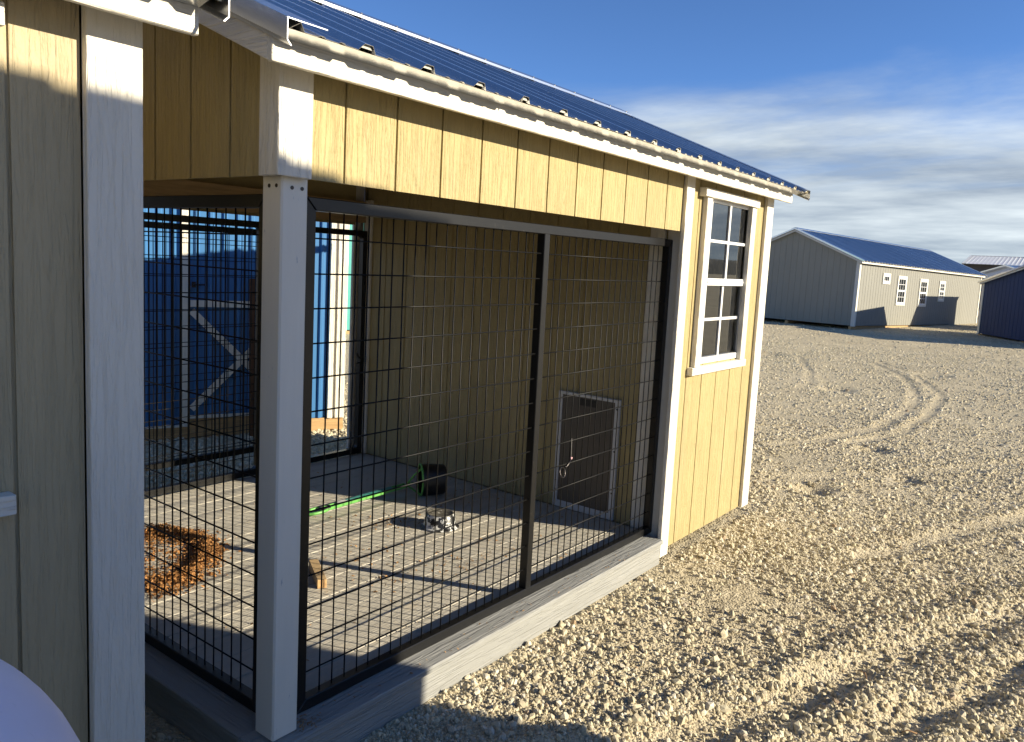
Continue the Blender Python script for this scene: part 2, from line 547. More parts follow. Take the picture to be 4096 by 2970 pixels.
def siding(parent, axis, fixed, a0, a1, grooves, zlo, zhi, out, mat='tan', holes=(), name='siding', gap=0.009, sheet='tan_sheet'):
    """Boards between grooves, proud of a backing sheet. axis 'x': wall in the XZ plane at y=fixed; 'y': YZ plane at x=fixed.
    out: outward direction (-1/+1). zhi: number or function of the running coordinate. holes: (a0,a1,z0,z1)."""
    T, G = 0.012, 0.006
    zf = zhi if callable(zhi) else (lambda a: zhi)
    inn = fixed - out * T
    mid = fixed - out * G

    def put_piece(ms, p0, p1, z0, za, zb, f0, f1):
        A = [(p0, z0), (p1, z0), (p1, zb), (p0, za)]
        kx = [p for p in [0.5 * (p0 + p1)]]
        if callable(zhi) and p0 < RIDGE_Y < p1 and za != z0:
            A = [(p0, z0), (p1, z0), (p1, zb), (RIDGE_Y, zf(RIDGE_Y)), (p0, za)]
        if axis == 'x':
            ms.prism([(a, f0, z) for a, z in A], [(a, f1, z) for a, z in A])
        else:
            ms.prism([(f0, a, z) for a, z in A], [(f1, a, z) for a, z in A])

    def cut(ms, p0, p1, f0, f1):
        segs = [(p0, p1)]
        hs = [h for h in holes if h[0] < p1 and h[1] > p0]
        if not hs:
            put_piece(ms, p0, p1, zlo, zf(p0), zf(p1), f0, f1)
            return
        h = hs[0]
        if p0 < h[0]:
            put_piece(ms, p0, h[0], zlo, zf(p0), zf(h[0]), f0, f1)
        if p1 > h[1]:
            put_piece(ms, h[1], p1, zlo, zf(h[1]), zf(p1), f0, f1)
        q0, q1 = max(p0, h[0]), min(p1, h[1])
        if h[2] > zlo:
            put_piece(ms, q0, q1, zlo, h[2], h[2], f0, f1)
        put_piece(ms, q0, q1, h[3], zf(q0), zf(q1), f0, f1)

    def cut_pieces(p0, p1):
        ms = Mesh()
        cut(ms, p0, p1, fixed, mid)
        out_ = []
        comps, seen = [], {}
        for fc in ms.f:
            key = next((seen[v] for v in fc if v in seen), None)
            if key is None:
                key = len(comps)
                comps.append([])
            for v in fc:
                seen[v] = key
            comps[key].append(fc)
        for cpt in comps:
            ids = sorted({v for fc in cpt for v in fc})
            mp_ = {v: i for i, v in enumerate(ids)}
            q = Mesh()
            q.v = [ms.v[v] for v in ids]
            q.f = [tuple(mp_[v] for v in fc) for fc in cpt]
            out_.append(q)
        return out_

    back = Mesh()
    brk = sorted({a0, a1, *[v for h in holes for v in h[:2] if a0 < v < a1], *([RIDGE_Y] if callable(zhi) and a0 < RIDGE_Y < a1 else [])})
    for p0, p1 in zip(brk, brk[1:]):
        cut(back, p0, p1, mid, inn)
    base = back.build(name, sheet, parent)
    ed = [a0] + [g for g in grooves if a0 + gap < g < a1 - gap] + [a1]
    for k in range(len(ed) - 1):
        p0 = ed[k] + (gap / 2 if k else 0)
        p1 = ed[k + 1] - (gap / 2 if k < len(ed) - 2 else 0)
        for ms in cut_pieces(p0, p1):
            ms.build('siding_board', mat, base)
    return base


RIDGE_Y = 1.24


def rib_profile(x0, x1, phase, pitch=0.2286, rib=0.019, minor=True):
    pts = []
    k = math.ceil((x0 - phase - 0.04) / pitch)
    pts.append((x0, 0))
    while phase + k * pitch < x1 + 0.04:
        c = phase + k * pitch
        for dx, h in ((-0.030, 0), (-0.014, rib), (0.014, rib), (0.030, 0)):
            pts.append((c + dx, h))
        if minor:
            for q in (0.36, 0.64):
                e = c + pitch * q
                for dx, h in ((-0.012, 0), (-0.006, 0.0035), (0.006, 0.0035), (0.012, 0)):
                    pts.append((e + dx, h))
        k += 1
    pts.append((x1, 0))
    return sorted([p for p in pts if x0 <= p[0] <= x1])


def roof_sheet(x0, x1, pe, pr, phase, **kw):
    """ribbed sheet from eave point pe=(y,z) to ridge point pr"""
    e, r_ = Vector((0, *pe)), Vector((0, *pr))
    s = (r_ - e).normalized()
    n = Vector((1, 0, 0)).cross(s)
    if n.z < 0:
        n = -n
    pf = rib_profile(x0, x1, phase, **kw)
    ms = Mesh()
    c = len(pf)
    for base in (e, r_):
        for t in (0, -0.0012):
            ms.v += [tuple(Vector((x, 0, 0)) + base + n * (h + t)) for x, h in pf]
    for k in range(c - 1):
        ms.f += [(k, k + 1, 2 * c + k + 1, 2 * c + k), (c + k, c + k + 1, 3 * c + k + 1, 3 * c + k), (k, k + 1, c + k + 1, c + k), (2 * c + k, 2 * c + k + 1, 3 * c + k + 1, 3 * c + k)]
    ms.f += [(0, c, 3 * c, 2 * c), (c - 1, 2 * c - 1, 4 * c - 1, 3 * c - 1)]
    return ms


def metal_roof(root, x0, x1, depth, ze, slope, ov=0.175, near=True, far=True, phase=0.0, mats=('galv', 'galv_trim'), screws=True,
               panel=0.9144, minor=True, cap_screws=True):
    """gable roof over a building whose front wall is y=0 and rear wall y=depth (local). ze: sheet height at the eave edge."""
    ry = depth / 2
    zr = ze + slope * (ry + ov)
    sh = Mesh()
    t = 0.02
    for sgn in (0, 1):
        f = (lambda y: y) if sgn == 0 else (lambda y: depth - y)
        a = [(f(-ov + 0.095), ze + slope * 0.095 - 0.004), (f(ry), zr - 0.004), (f(ry), zr - t), (f(-ov + 0.095), ze + slope * 0.095 - t)]
        sh.prism([(x0 + 0.02, *p) for p in a], [(x1 - 0.02, *p) for p in a])
    roof = sh.build('roof', 'rough_wood', root)
    xs = [x0]
    while xs[-1] + panel < x1 - 0.15:
        xs.append(xs[-1] + panel)
    xs.append(x1)
    for sgn in (0, 1):
        f = (lambda y: y) if sgn == 0 else (lambda y: depth - y)
        for a, b in zip(xs, xs[1:]):
            lift = 0.0014 * ((xs.index(a)) % 2)
            roof_sheet(a - (0.012 if a > x0 else 0), b, (f(-ov), ze + lift), (f(ry - 0.012), zr - slope * 0.012 + lift), phase, minor=minor).build('roof_panel', mats[0], roof)
        # bent metal strip under the sheet edge
        ed = Mesh()
        q = [(-ov + 0.022, ze + 0.022 * slope - 0.003), (-ov + 0.072, ze - 0.006), (-ov + 0.072, ze - 0.008), (-ov + 0.020, ze + 0.022 * slope - 0.005)]
        ed.prism([(x0 + 0.012, f(y), z) for y, z in q], [(x1 - 0.012, f(y), z) for y, z in q])
        ed.build('eave_trim', mats[1], roof)
        if screws and sgn == 0:                                  # foam closures in the rib ends
            cl = Mesh().prism([(a, 0.0, b) for a, b in ((-0.0215, 0.0075), (0.0215, 0.0075), (0.0125, 0.0175), (-0.0125, 0.0175))],
                              [(a, 0.03, b + 0.03 * slope) for a, b in ((-0.0215, 0.0075), (0.0215, 0.0075), (0.0125, 0.0175), (-0.0125, 0.0175))]).mesh('closure', 'closure')
            k = math.ceil((x0 - phase + 0.03) / 0.2286)
            while phase + k * 0.2286 < x1 - 0.03:
                put('closure', cl, roof, (phase + k * 0.2286, -ov + 0.0012, ze - 0.0002 + slope * 0.0012))
                k += 1
    # ridge cap
    cap = Mesh()
    hw = 0.115
    zz = 0.034
    pts = [(ry - hw, zr - slope * hw + zz - 0.0125), (ry - hw, zr - slope * hw + zz), (ry - 0.012, zr + zz), (ry + 0.012, zr + zz), (ry + hw, zr - slope * hw + zz), (ry + hw, zr - slope * hw + zz - 0.0125),
           (ry + hw - 0.002, zr - slope * hw + zz - 0.0125), (ry + hw - 0.002, zr - slope * hw + zz - 0.003), (ry, zr + zz - 0.004), (ry - hw + 0.002, zr - slope * hw + zz - 0.003), (ry - hw + 0.002, zr - slope * hw + zz - 0.0125)]
    cap.prism([(x0 - 0.004, *p) for p in pts], [(x1 + 0.004, *p) for p in pts])
    cap.build('ridge_cap', mats[1], roof)
    # rake trim: angle along both gables
    for end, on in ((x0, near), (x1, far)):
        if not on:
            continue
        s = -1 if end == x0 else 1
        for sgn in (0, 1):
            f = (lambda y: y) if sgn == 0 else (lambda y: depth - y)
            prof = [(-0.105, 0.024), (0.014, 0.024), (0.014, -0.028), (0.002, -0.040), (0.000, -0.038), (0.0115, -0.027), (0.0115, 0.0215), (-0.105, 0.0215)]
            rk = Mesh()
            rk.prism([(end + s * a, f(-ov - 0.008), ze - slope * 0.008 + b) for a, b in prof], [(end + s * a, f(ry), zr + b) for a, b in prof])
            rk.build('rake_trim', mats[1], roof)
    if screws:
        sm = Mesh().lathe([(0.0, 0.008), (0.0045, 0.008), (0.0045, 0.002), (0.008, 0.001), (0.008, -0.002)], n=8).mesh('screw', 'screw')
        ang = math.atan(slope)
        k = math.ceil((x0 - phase) / 0.2286)
        while phase + k * 0.2286 < x1 - 0.02:
            c = phase + k * 0.2286
            for dy in (0.10, 0.62):
                put('screw', sm, roof, (c + 0.042, -ov + dy, ze + slope * dy + 0.002), (ang, 0, 0))
            if cap_screws:
                put('screw', sm, roof, (c, ry - hw + 0.02, zr - slope * (hw - 0.02) + zz), (ang, 0, 0))
            k += 1
    return roof


def shed_window(parent, yf, dx=0.0, mats=('white_x', 'white_v'), jr=3.392):
    """tall two-sash window in a wall at y=yf facing -y; openings as on the kennel, moved by dx"""
    X = lambda v: v + dx
    fr = Mesh()                                                # vinyl frame
    fr.box(X(2.735), X(2.80), yf - 0.006, yf + 0.03, 0.915, 1.822)
    fr.box(X(3.345), X(3.385), yf - 0.006, yf + 0.03, 0.915, 1.822)
    fr.box(X(2.80), X(3.345), yf - 0.005, yf + 0.03, 1.806, 1.822)
    fr.box(X(2.80), X(3.345), yf - 0.005, yf + 0.03, 0.915, 0.948)
    fr.box(X(2.80), X(3.345), yf - 0.009, yf + 0.028, 1.352, 1.392)
    fr.box(X(2.80), X(3.345), yf - 0.012, yf - 0.006, 1.366, 1.379)
    w = fr.build('window', 'vinyl', parent, 0.002)
    box(X(2.62), X(3.40), yf - 0.044, yf - 0.001, 1.822, 1.866).build('casing', mats[0], w, 0.002)
    box(X(2.672), X(2.738), yf - 0.03, yf - 0.001, 0.907, 1.821).build('casing', mats[1], w, 0.002)
    box(X(3.322), X(jr), yf - 0.03, yf - 0.001, 0.907, 1.821).build('casing', mats[1], w, 0.002)
    box(X(2.632), X(3.404), yf - 0.036, yf - 0.001, 0.864, 0.906).build('sill', mats[0], w, 0.002)
    for z0, z1, y in ((1.392, 1.806, 0.006), (0.948, 1.352, 0.016)):
        box(X(2.80), X(3.345), yf + y, yf + y + 0.004, z0, z1).build('pane', 'pane', w)
    mv = lambda x0, x1, y0, y1, z0, z1: box(X(x0), X(x1), yf + y0, yf + y1, z0, z1).build('muntin', 'vinyl', w)
    mv(3.052, 3.074, -0.002, 0.0055, 1.392, 1.806)
    mv(2.80, 3.345, -0.001, 0.0054, 1.590, 1.606)
    mv(3.052, 3.074, 0.009, 0.0155, 0.948, 1.352)
    mv(2.80, 3.345, 0.0095, 0.0154, 1.153, 1.169)
    # insect screen just inside the lower pane, dark room behind
    box(X(2.80), X(3.345), yf + 0.0215, yf + 0.0225, 0.948, 1.352).build('insect_screen', 'screen', w)
    return w


# ------------------------------------------------------------------ ground
def vnoise(x, y, seed):
    xi, yi = np.floor(x).astype(np.int64), np.floor(y).astype(np.int64)
    fx, fy = x - xi, y - yi
    fx, fy = fx * fx * (3 - 2 * fx), fy * fy * (3 - 2 * fy)

    def h(a, b):
        q = (a * 374761393 + b * 668265263 + seed * 974634777) & 0x7fffffff
        q = ((q ^ (q >> 13)) * 1274126177) & 0x7fffffff
        return ((q ^ (q >> 16)) & 0xffff) / 65535.0
    return (h(xi, yi) * (1 - fx) + h(xi + 1, yi) * fx) * (1 - fy) + (h(xi, yi + 1) * (1 - fx) + h(xi + 1, yi + 1) * fx) * fy


def fbm(x, y, seed, octv=4, gain=0.5):
    s, a, t = 0, 1, 0
    for k in range(octv):
        s = s + a * (vnoise(x, y, seed + k) - 0.5)
        t += a
        a *= gain
        x, y = x * 2.03, y * 2.03
    return s / t


def dist_line(x, y, pts):
    d = np.full(x.shape, 1e9)
    for (ax, ay), (bx, by) in zip(pts, pts[1:]):
        ux, uy = bx - ax, by - ay
        t = np.clip(((x - ax) * ux + (y - ay) * uy) / (ux * ux + uy * uy), 0, 1)
        d = np.minimum(d, np.hypot(x - ax - t * ux, y - ay - t * uy))
    return d


RUTS = [  # (path, half width, depth, shoulder)
    ([(-0.2, -0.25), (1.1, -0.84), (1.43, -0.98), (1.89, -1.13), (2.38, -1.33), (2.93, -1.54), (3.9, -1.95), (6, -2.7)], 0.10, 0.020, 0.020),
    ([(0.4, -0.85), (1.56, -1.29), (1.96, -1.43), (2.3, -1.55), (2.7, -1.67), (3.6, -2.05), (6, -3.1)], 0.09, 0.018, 0.018),
    ([(14.6, 1.69), (13.0, 0.9), (11.2, 0.36), (10.1, 0.15), (9.0, 0.06), (7.66, 0.06), (6.46, 0.32), (5.9, 0.55)], 0.07, 0.007, 0.006),
    ([(15.0, 1.68), (13.3, 0.74), (11.7, 0.2), (11.0, -0.03), (9.8, -0.13), (9.05, -0.19), (7.55, -0.19), (6.6, 0.05)], 0.06, 0.007, 0.006),
    ([(14.3, 3.0), (12.2, 2.15), (10.6, 1.68), (9.7, 1.54), (9.2, 1.7), (8.9, 2.1)], 0.06, 0.006, 0.005),
    ([(3.4, -0.81), (3.65, -0.91), (4.37, -1.19), (5.07, -1.46), (6.5, -2.0)], 0.07, 0.010, 0.009),
    ([(5.0, 2.1), (7.2, 0.6), (10.0, -2.0)], 0.06, 0.008, 0.008),
    ([(4.1, 0.6), (5.6, -0.55), (9.5, -2.6)], 0.08, 0.008, 0.009),
]
HOLES = [(4.63, -0.16, .13), (10.3, 1.18, .22), (14.2, 3.56, .3), (13.7, .56, .3), (5.5, -.63, .12), (6.5, -.17, .15)]


def ground_z(x, y):
    r = np.hypot(x - CAM[0], y - CAM[1])
    z = ZG + 0.03 * fbm(x * 0.45, y * 0.45, 3, 3) + 0.016 * fbm(x * 2.2, y * 2.2, 9, 3) + 0.012 * fbm(x * 9, y * 9, 21, 3)
    z = z + 0.012 * fbm(x * 38, y * 38, 31, 2) * np.clip(1.6 - r / 9, 0, 1)
    for pts, w, dep, sh in RUTS:
        d = dist_line(x, y, pts) * (1 + 0.5 * fbm(x * 3, y * 3, 77, 2))
        z = z - dep * np.exp(-(d / w) ** 4) + sh * np.exp(-((d - 1.75 * w) / (0.5 * w)) ** 2) * (0.6 + 1.2 * vnoise(x * 4, y * 4, 55))
    for hx, hy, w in HOLES:
        d = np.hypot((x - hx), (y - hy))
        z = z - 0.05 * np.exp(-(d / w) ** 4)
    z = z - 0.085 * np.clip((y - 2.7) / 0.9, 0, 1) * np.clip((7.5 - x) / 3, 0, 1) * np.clip((9 - y) / 3, 0, 1)
    near = (x > -0.5) & (x < 4.1) & (y > -0.5) & (y < 3.0)      # keep the gravel below the kennel floor
    return np.where(near, np.minimum(z, -0.10), z)


def make_ground():
    th = np.concatenate([np.radians(np.linspace(-12, 80, 520)), np.radians(np.linspace(80, 348, 70))[1:-1]])
    rr = np.concatenate([np.geomspace(0.35, 45, 430), np.geomspace(45, 2500, 40)[1:]])
    R_, T_ = np.meshgrid(rr, th, indexing='ij')
    x = CAM[0] + R_ * np.cos(T_)
    y = CAM[1] + R_ * np.sin(T_)
    z = ground_z(x, y)
    fade = np.clip((R_ - 60) / 100, 0, 1)
    z = z * (1 - fade) + (ZG - 0.02) * fade
    nr, nt = R_.shape
    v = np.stack([x, y, z], -1).reshape(-1, 3)
    i = np.arange(nr - 1)[:, None] * nt
    j = np.arange(nt)[None, :]
    k = (j + 1) % nt
    f = np.stack([i + j, i + nt + j, i + nt + k, i + k], -1).reshape(-1, 4)
    v = np.concatenate([v, [[CAM[0], CAM[1], ZG]]])
    c = len(v) - 1
    tri = np.stack([np.full(nt, c), np.arange(nt), (np.arange(nt) + 1) % nt], -1)
    me = bpy.data.meshes.new('ground')
    me.vertices.add(len(v)); me.vertices.foreach_set('co', v.ravel())
    loops = np.concatenate([f.ravel(), tri.ravel()])
    me.loops.add(len(loops)); me.loops.foreach_set('vertex_index', loops)
    n = len(f) + len(tri)
    me.polygons.add(n)
    st = np.concatenate([np.arange(len(f)) * 4, len(f) * 4 + np.arange(len(tri)) * 3])
    me.polygons.foreach_set('loop_start', st)
    me.update(calc_edges=True)
    me.validate()
    me.polygons.foreach_set('use_smooth', [True] * n)
    me.materials.append(M['ground'])
    o = put('ground', me)
    tag(o, 'pale beige gravel yard with tyre tracks', None, kind='structure')


make_ground()


def make_gravel():
    """loose crushed stone: points with size and turn, instanced from ten angular stones"""
    pts, size = [], []

    def band(r0, r1, dens, s_med, s_max, a0=-9, a1=62):
        n = int(dens * 0.5 * rad(a1 - a0) * (r1 * r1 - r0 * r0))
        r = np.sqrt(RNG.uniform(r0 * r0, r1 * r1, n))
        t = np.radians(RNG.uniform(a0, a1, n))
        x, y = CAM[0] + r * np.cos(t), CAM[1] + r * np.sin(t)
        keep = ~((x > -0.06) & (x < 3.72) & (y > -0.03) & (y < 2.56))
        keep &= ~((x < -0.38) & (y > -0.02))
        keep &= vnoise(x * 1.7, y * 1.7, 5) * 0.75 + vnoise(x * 6, y * 6, 6) * 0.45 > RNG.uniform(0.12, 0.72, n)
        for path, w, dep, sh in RUTS[:6]:                        # wheels have pressed the stones into the tracks
            keep &= (dist_line(x, y, path) > w * 0.95) | (RNG.uniform(0, 1, n) < 0.22)
        x, y = x[keep], y[keep]
        rr = np.hypot(x - CAM[0], y - CAM[1])
        s = np.minimum(np.exp(RNG.normal(math.log(s_med), 0.56, len(x))), s_max)
        pts.append(np.stack([x, y, ground_z(x, y) + s * (0.18 - 0.42 * np.clip((rr - 3) / 6, 0, 1))], -1))
        size.append(s)

    band(0.9, 3.0, 16000, 0.0042, 0.018)
    band(3.0, 5.5, 7500, 0.0052, 0.020)
    band(5.5, 10.0, 2800, 0.0072, 0.022)
    band(10.0, 20.0, 700, 0.0105, 0.026, -9, 26)
    band(20.0, 46.0, 90, 0.016, 0.03, -9, 22)
    band(4.3, 7.6, 2600, 0.011, 0.028, 38, 74)
    band(1.2, 6.0, 70, 0.013, 0.024)
    # along the shoulders of the two near wheel ruts
    for path, w, dep, sh in RUTS[:2]:
        for (ax, ay), (bx, by) in zip(path, path[1:]):
            n = int(700 * math.hypot(bx - ax, by - ay))
            t = RNG.uniform(0, 1, n)
            off = RNG.normal(0, 0.07, n) + RNG.choice([-1, 1], n) * 0.2
            dl = math.hypot(bx - ax, by - ay)
            x, y = ax + t * (bx - ax) - off * (by - ay) / dl, ay + t * (by - ay) + off * (bx - ax) / dl
            ok = ~((x > -0.06) & (y > -0.03)) & ~((x < -0.38) & (y > -0.02))
            x, y = x[ok], y[ok]
            s = np.minimum(np.exp(RNG.normal(math.log(0.0075), 0.42, len(x))), 0.02)
            pts.append(np.stack([x, y, ground_z(x, y) + s * 0.25], -1))
            size.append(s)
    P, s = np.concatenate(pts), np.concatenate(size)
    me = bpy.data.meshes.new('gravel')
    me.vertices.add(len(P)); me.vertices.foreach_set('co', P.ravel())
    for nm, arr in (('size', s),):
        a = me.attributes.new(nm, 'FLOAT', 'POINT')
        a.data.foreach_set('value', arr.astype(np.float32))
    a = me.attributes.new('turn', 'FLOAT_VECTOR', 'POINT')
    a.data.foreach_set('vector', RNG.uniform(0, 6.28, (len(P), 3)).astype(np.float32).ravel())
    o = put('gravel', me)
    tag(o, 'loose crushed limestone scattered over the yard', None, kind='stuff')
    lib = bpy.data.collections.new('gravel_shapes')
    for k in range(10):
        bm = bmesh.new()
        bmesh.ops.create_icosphere(bm, subdivisions=1, radius=1)
        rr = random.Random(k)
        for v in bm.verts:
            v.co *= rr.uniform(0.72, 1.15)
            v.co.x *= 1.15; v.co.z *= 0.72
        sm = bpy.data.meshes.new('stone')
        bm.to_mesh(sm); bm.free()
        sm.materials.append(M['stone'])
        lib.objects.link(bpy.data.objects.new('stone', sm))
    ng = bpy.data.node_groups.new('gravel_scatter', 'GeometryNodeTree')
    ng.interface.new_socket('Geometry', in_out='INPUT', socket_type='NodeSocketGeometry')
    ng.interface.new_socket('Geometry', in_out='OUTPUT', socket_type='NodeSocketGeometry')
    nd, lk = ng.nodes, ng.links
    gi, go = N(nd, 'NodeGroupInput'), N(nd, 'NodeGroupOutput')
    ci = N(nd, 'GeometryNodeCollectionInfo')
    ci.inputs['Collection'].default_value = lib
    ci.inputs['Separate Children'].default_value = True
    ci.inputs['Reset Children'].default_value = True
    ip = N(nd, 'GeometryNodeInstanceOnPoints')
    ip.inputs['Pick Instance'].default_value = True
    a1 = N(nd, 'GeometryNodeInputNamedAttribute', data_type='FLOAT')
    a1.inputs['Name'].default_value = 'size'
    a2 = N(nd, 'GeometryNodeInputNamedAttribute', data_type='FLOAT_VECTOR')
    a2.inputs['Name'].default_value = 'turn'
    er = N(nd, 'FunctionNodeEulerToRotation')
    ri = N(nd, 'FunctionNodeRandomValue', data_type='INT')
    ri.inputs[4].default_value = 0; ri.inputs[5].default_value = 9
    lk.new(gi.outputs[0], ip.inputs['Points'])
    lk.new(ci.outputs[0], ip.inputs['Instance'])
    lk.new(ri.outputs[2], ip.inputs['Instance Index'])
    lk.new(a2.outputs[0], er.inputs[0])
    lk.new(er.outputs[0], ip.inputs['Rotation'])
    lk.new(a1.outputs[0], ip.inputs['Scale'])
    lk.new(ip.outputs[0], go.inputs[0])
    md = o.modifiers.new('scatter', 'NODES')
    md.node_group = ng
    print('stones', len(P))


make_gravel()


def make_hills():
    n = 160
    ms = Mesh()
    for k in range(n + 1):
        a = rad(-165 + 160 * k / n)
        h = 6 + 12 * (0.5 + fbm(np.array([a * 4.0]), np.array([1.3]), 40, 4)[0]) ** 1.2
        for rr, z in ((560, -1.0), (640, h * 0.75), (720, h), (900, -1.0)):
            ms.v.append((rr * math.cos(a), rr * math.sin(a), z))
    for k in range(n):
        for j in range(3):
            i = k * 4 + j
            ms.f.append((i, i + 4, i + 5, i + 1))
    tag(ms.build('hills', 'hill', smooth=True), 'low dry hills across the valley', None, kind='structure')


make_hills()

# ------------------------------------------------------------------ the dog kennel
K = thing('dog_kennel', 'tan dog kennel shed with black mesh run and metal roof', 'dog kennel', (0, 0, 0))
DEP, XR, XF = 2.48, 2.51, 3.675
ZE, SL = 1.953, 0.418
roof_under = lambda y: ZE - 0.028 + SL * (0.175 + (y if y < DEP / 2 else DEP - y))
RIDGE_Y = DEP / 2
hg = [0.2205 + 0.2032 * i for i in range(11)]
rg = [2.6347 + 0.2032 * i for i in range(5)]
gg = [0.2291 + 0.2032 * i for i in range(11)]
siding(K, 'x', 0.0, 0.089, 2.43, hg, 1.626, 1.985, -1)                                    # front header
siding(K, 'x', 0.0, 2.52, 3.60, rg, -0.080, 1.985, -1, holes=[(2.745, 3.375, 0.93, 1.81)])   # room front
siding(K, 'y', 0.0, 0.062, DEP - 0.062, gg, 1.626, roof_under, -1)                        # gable header over the run
siding(K, 'y', XF, 0.062, DEP - 0.062, gg, -0.08, roof_under, 1)                          # far gable
siding(K, 'y', XR, 0.10, DEP - 0.05, [0.20 + 0.2032 * i for i in range(12)], 0.0, roof_under, -1)   # wall of the room towards the run
siding(K, 'x', DEP, 0.089, 2.43, hg, 1.626, 1.985, 1)
siding(K, 'x', DEP, 2.52, 3.60, rg, -0.08, 1.985, 1)
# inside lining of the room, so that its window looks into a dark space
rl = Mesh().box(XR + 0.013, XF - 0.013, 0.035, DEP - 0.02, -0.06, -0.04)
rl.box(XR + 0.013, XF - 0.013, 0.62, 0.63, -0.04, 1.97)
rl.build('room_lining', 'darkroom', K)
# header beams behind the siding
hb = Mesh().box(0.10, 2.50, 0.0135, 0.052, 1.645, 1.79).box(0.10, 2.50, DEP - 0.052, DEP - 0.0135, 1.645, 1.79).box(0.0135, 0.052, 0.10, DEP - 0.10, 1.645, 1.79)
hb.build('header_beam', 'rough_wood', K)
# posts
for y0 in (0.005, DEP - 0.093):
    p = box(0.012, 0.100, y0, y0 + 0.088, 0.0, 1.70).build('post', 'post', K, 0.005)
    if y0 < 1:
        sm = Mesh().lathe([(0.0, 0.001), (0.0055, 0.001), (0.0055, -0.004)], n=10).mesh('screw', 'dark_metal')
        for x, z in ((0.045, 1.597), (0.078, 1.597)):
            put('screw', sm, p, (x, 0.0045, z), (rad(90), 0, 0))
        for y, z in ((0.028, 1.60), (0.06, 1.60)):
            put('screw', sm, p, (0.0115, y, z), (0, rad(-90), 0))
# corner trims
def trim(x0, x1, y0, y1, z0, z1, mat='white_v'):
    return box(x0, x1, y0, y1, z0, z1).build('corner_trim', mat, K, 0.002)
trim(-0.014, 0.090, -0.022, -0.001, 1.623, 1.955)
trim(-0.021, -0.001, -0.0215, 0.064, 1.623, 1.965)
trim(-0.014, 0.090, DEP + 0.001, DEP + 0.022, 1.623, 1.955)
trim(-0.021, -0.001, DEP - 0.064, DEP + 0.0215, 1.623, 1.965)
trim(2.432, 2.521, -0.022, 0.0, -0.105, 1.945)
trim(3.585, 3.696, -0.022, -0.001, -0.085, 1.945)
trim(XF + 0.001, 3.6965, -0.0005, 0.09, -0.085, 1.965)
trim(2.432, 2.521, DEP, DEP + 0.022, -0.105, 1.945)
trim(3.585, 3.696, DEP + 0.001, DEP + 0.022, -0.085, 1.945)
box(2.4945, XR - 0.001, 0.0005, 0.098, -0.03, 1.66).build('jamb', 'post', K)            # painted jamb beside the mesh panel
# shrink jamb to a liner: face that closes the opening on the right
box(XR - 0.019, XR - 0.0005, 0.112, 0.20, 0.001, 1.80).build('corner_trim', 'white_v', K, 0.002)
box(XR - 0.019, XR - 0.0005, DEP - 0.11, DEP - 0.04, 0.001, 1.80).build('corner_trim', 'white_v', K, 0.002)
# fascias and rake boards
for y0, y1 in ((-0.112, -0.093), (DEP + 0.093, DEP + 0.112)):
    box(-0.108, 3.762, y0, y1, 1.884, 1.957).build('fascia', 'white_x', K, 0.002)
    s0, s1 = (y1, -0.0225) if y0 < 0 else (DEP + 0.0225, y0)
    box(-0.085, 3.74, s0, s1, 1.925, 1.937).build('soffit', 'white_x', K)
for xa, xb in ((-0.1075, -0.0885), (3.7425, 3.7615)):
    for sgn in (0, 1):
        f = (lambda y: y) if sgn == 0 else (lambda y: DEP - y)
        q = [(-0.0925, 1.887), (DEP / 2, 1.887 + SL * (DEP / 2 + 0.0925)), (DEP / 2, 1.977 + SL * (DEP / 2 + 0.0925)), (-0.0925, 1.965)]
        Mesh().prism([(xa, f(y), z) for y, z in q], [(xb, f(y), z) for y, z in q]).build('rake_board', 'white_y', K, 0.0015)
        q = [(-0.085, 1.93), (DEP / 2, 1.93 + SL * (DEP / 2 + 0.085)), (DEP / 2, 1.942 + SL * (DEP / 2 + 0.085)), (-0.085, 1.942)]
        a, b = (xb, -0.0225) if xa < 0 else (XF + 0.0225, xa)
        Mesh().prism([(a, f(y), z) for y, z in q], [(b, f(y), z) for y, z in q]).build('soffit', 'white_y', K)
metal_roof(K, -0.112, 3.83, DEP, ZE - 0.004, SL, ov=0.186, phase=1.729 - 0.2286 * 9)
shed_window(K, 0.0)

# deck
dk = Mesh().box(0.02, 2.49, 0.03, 0.068, -0.12, -0.024)
for i in range(7):
    dk.box(0.02 + i * 0.41, 0.058 + i * 0.41, 0.07, DEP - 0.07, -0.12, -0.024)
dk.box(0.02, 2.49, DEP - 0.068, DEP - 0.03, -0.12, -0.024)
deck = dk.build('deck', 'rough_wood', K)
yb = 0.1045
bw = 0.1385
k = 0
while yb < DEP - 0.10:
    y1 = min(yb + bw, DEP - 0.03)
    box(0.105, XR - 0.0125, yb, y1, -0.0225, -0.0015 + 0.0006 * ((k * 7) % 3)).build('deck_board', 'deck', deck, 0.002)
    yb += bw + 0.005
    k += 1
sill = box(-0.034, 2.4295, -0.036, 0.1005, -0.0235, 0.0).build('sill_board', 'sill', K, 0.003)
box(-0.020, 2.430, -0.0215, 0.002, -0.138, -0.024).build('skirt_board', 'sill', K, 0.002)
box(-0.034, 0.101, 0.1015, DEP + 0.036, -0.0235, -0.0005).build('sill_board', 'sill_y', K, 0.003)
box(-0.0195, 0.004, 0.003, DEP + 0.02, -0.138, -0.024).build('skirt_board', 'sill_y', K, 0.002)
for y in (0.3, 1.9):
    box(0.03, 3.66, y, y + 0.09, -0.20, -0.121).build('skid', 'skid', K)

WIRE_V = {}


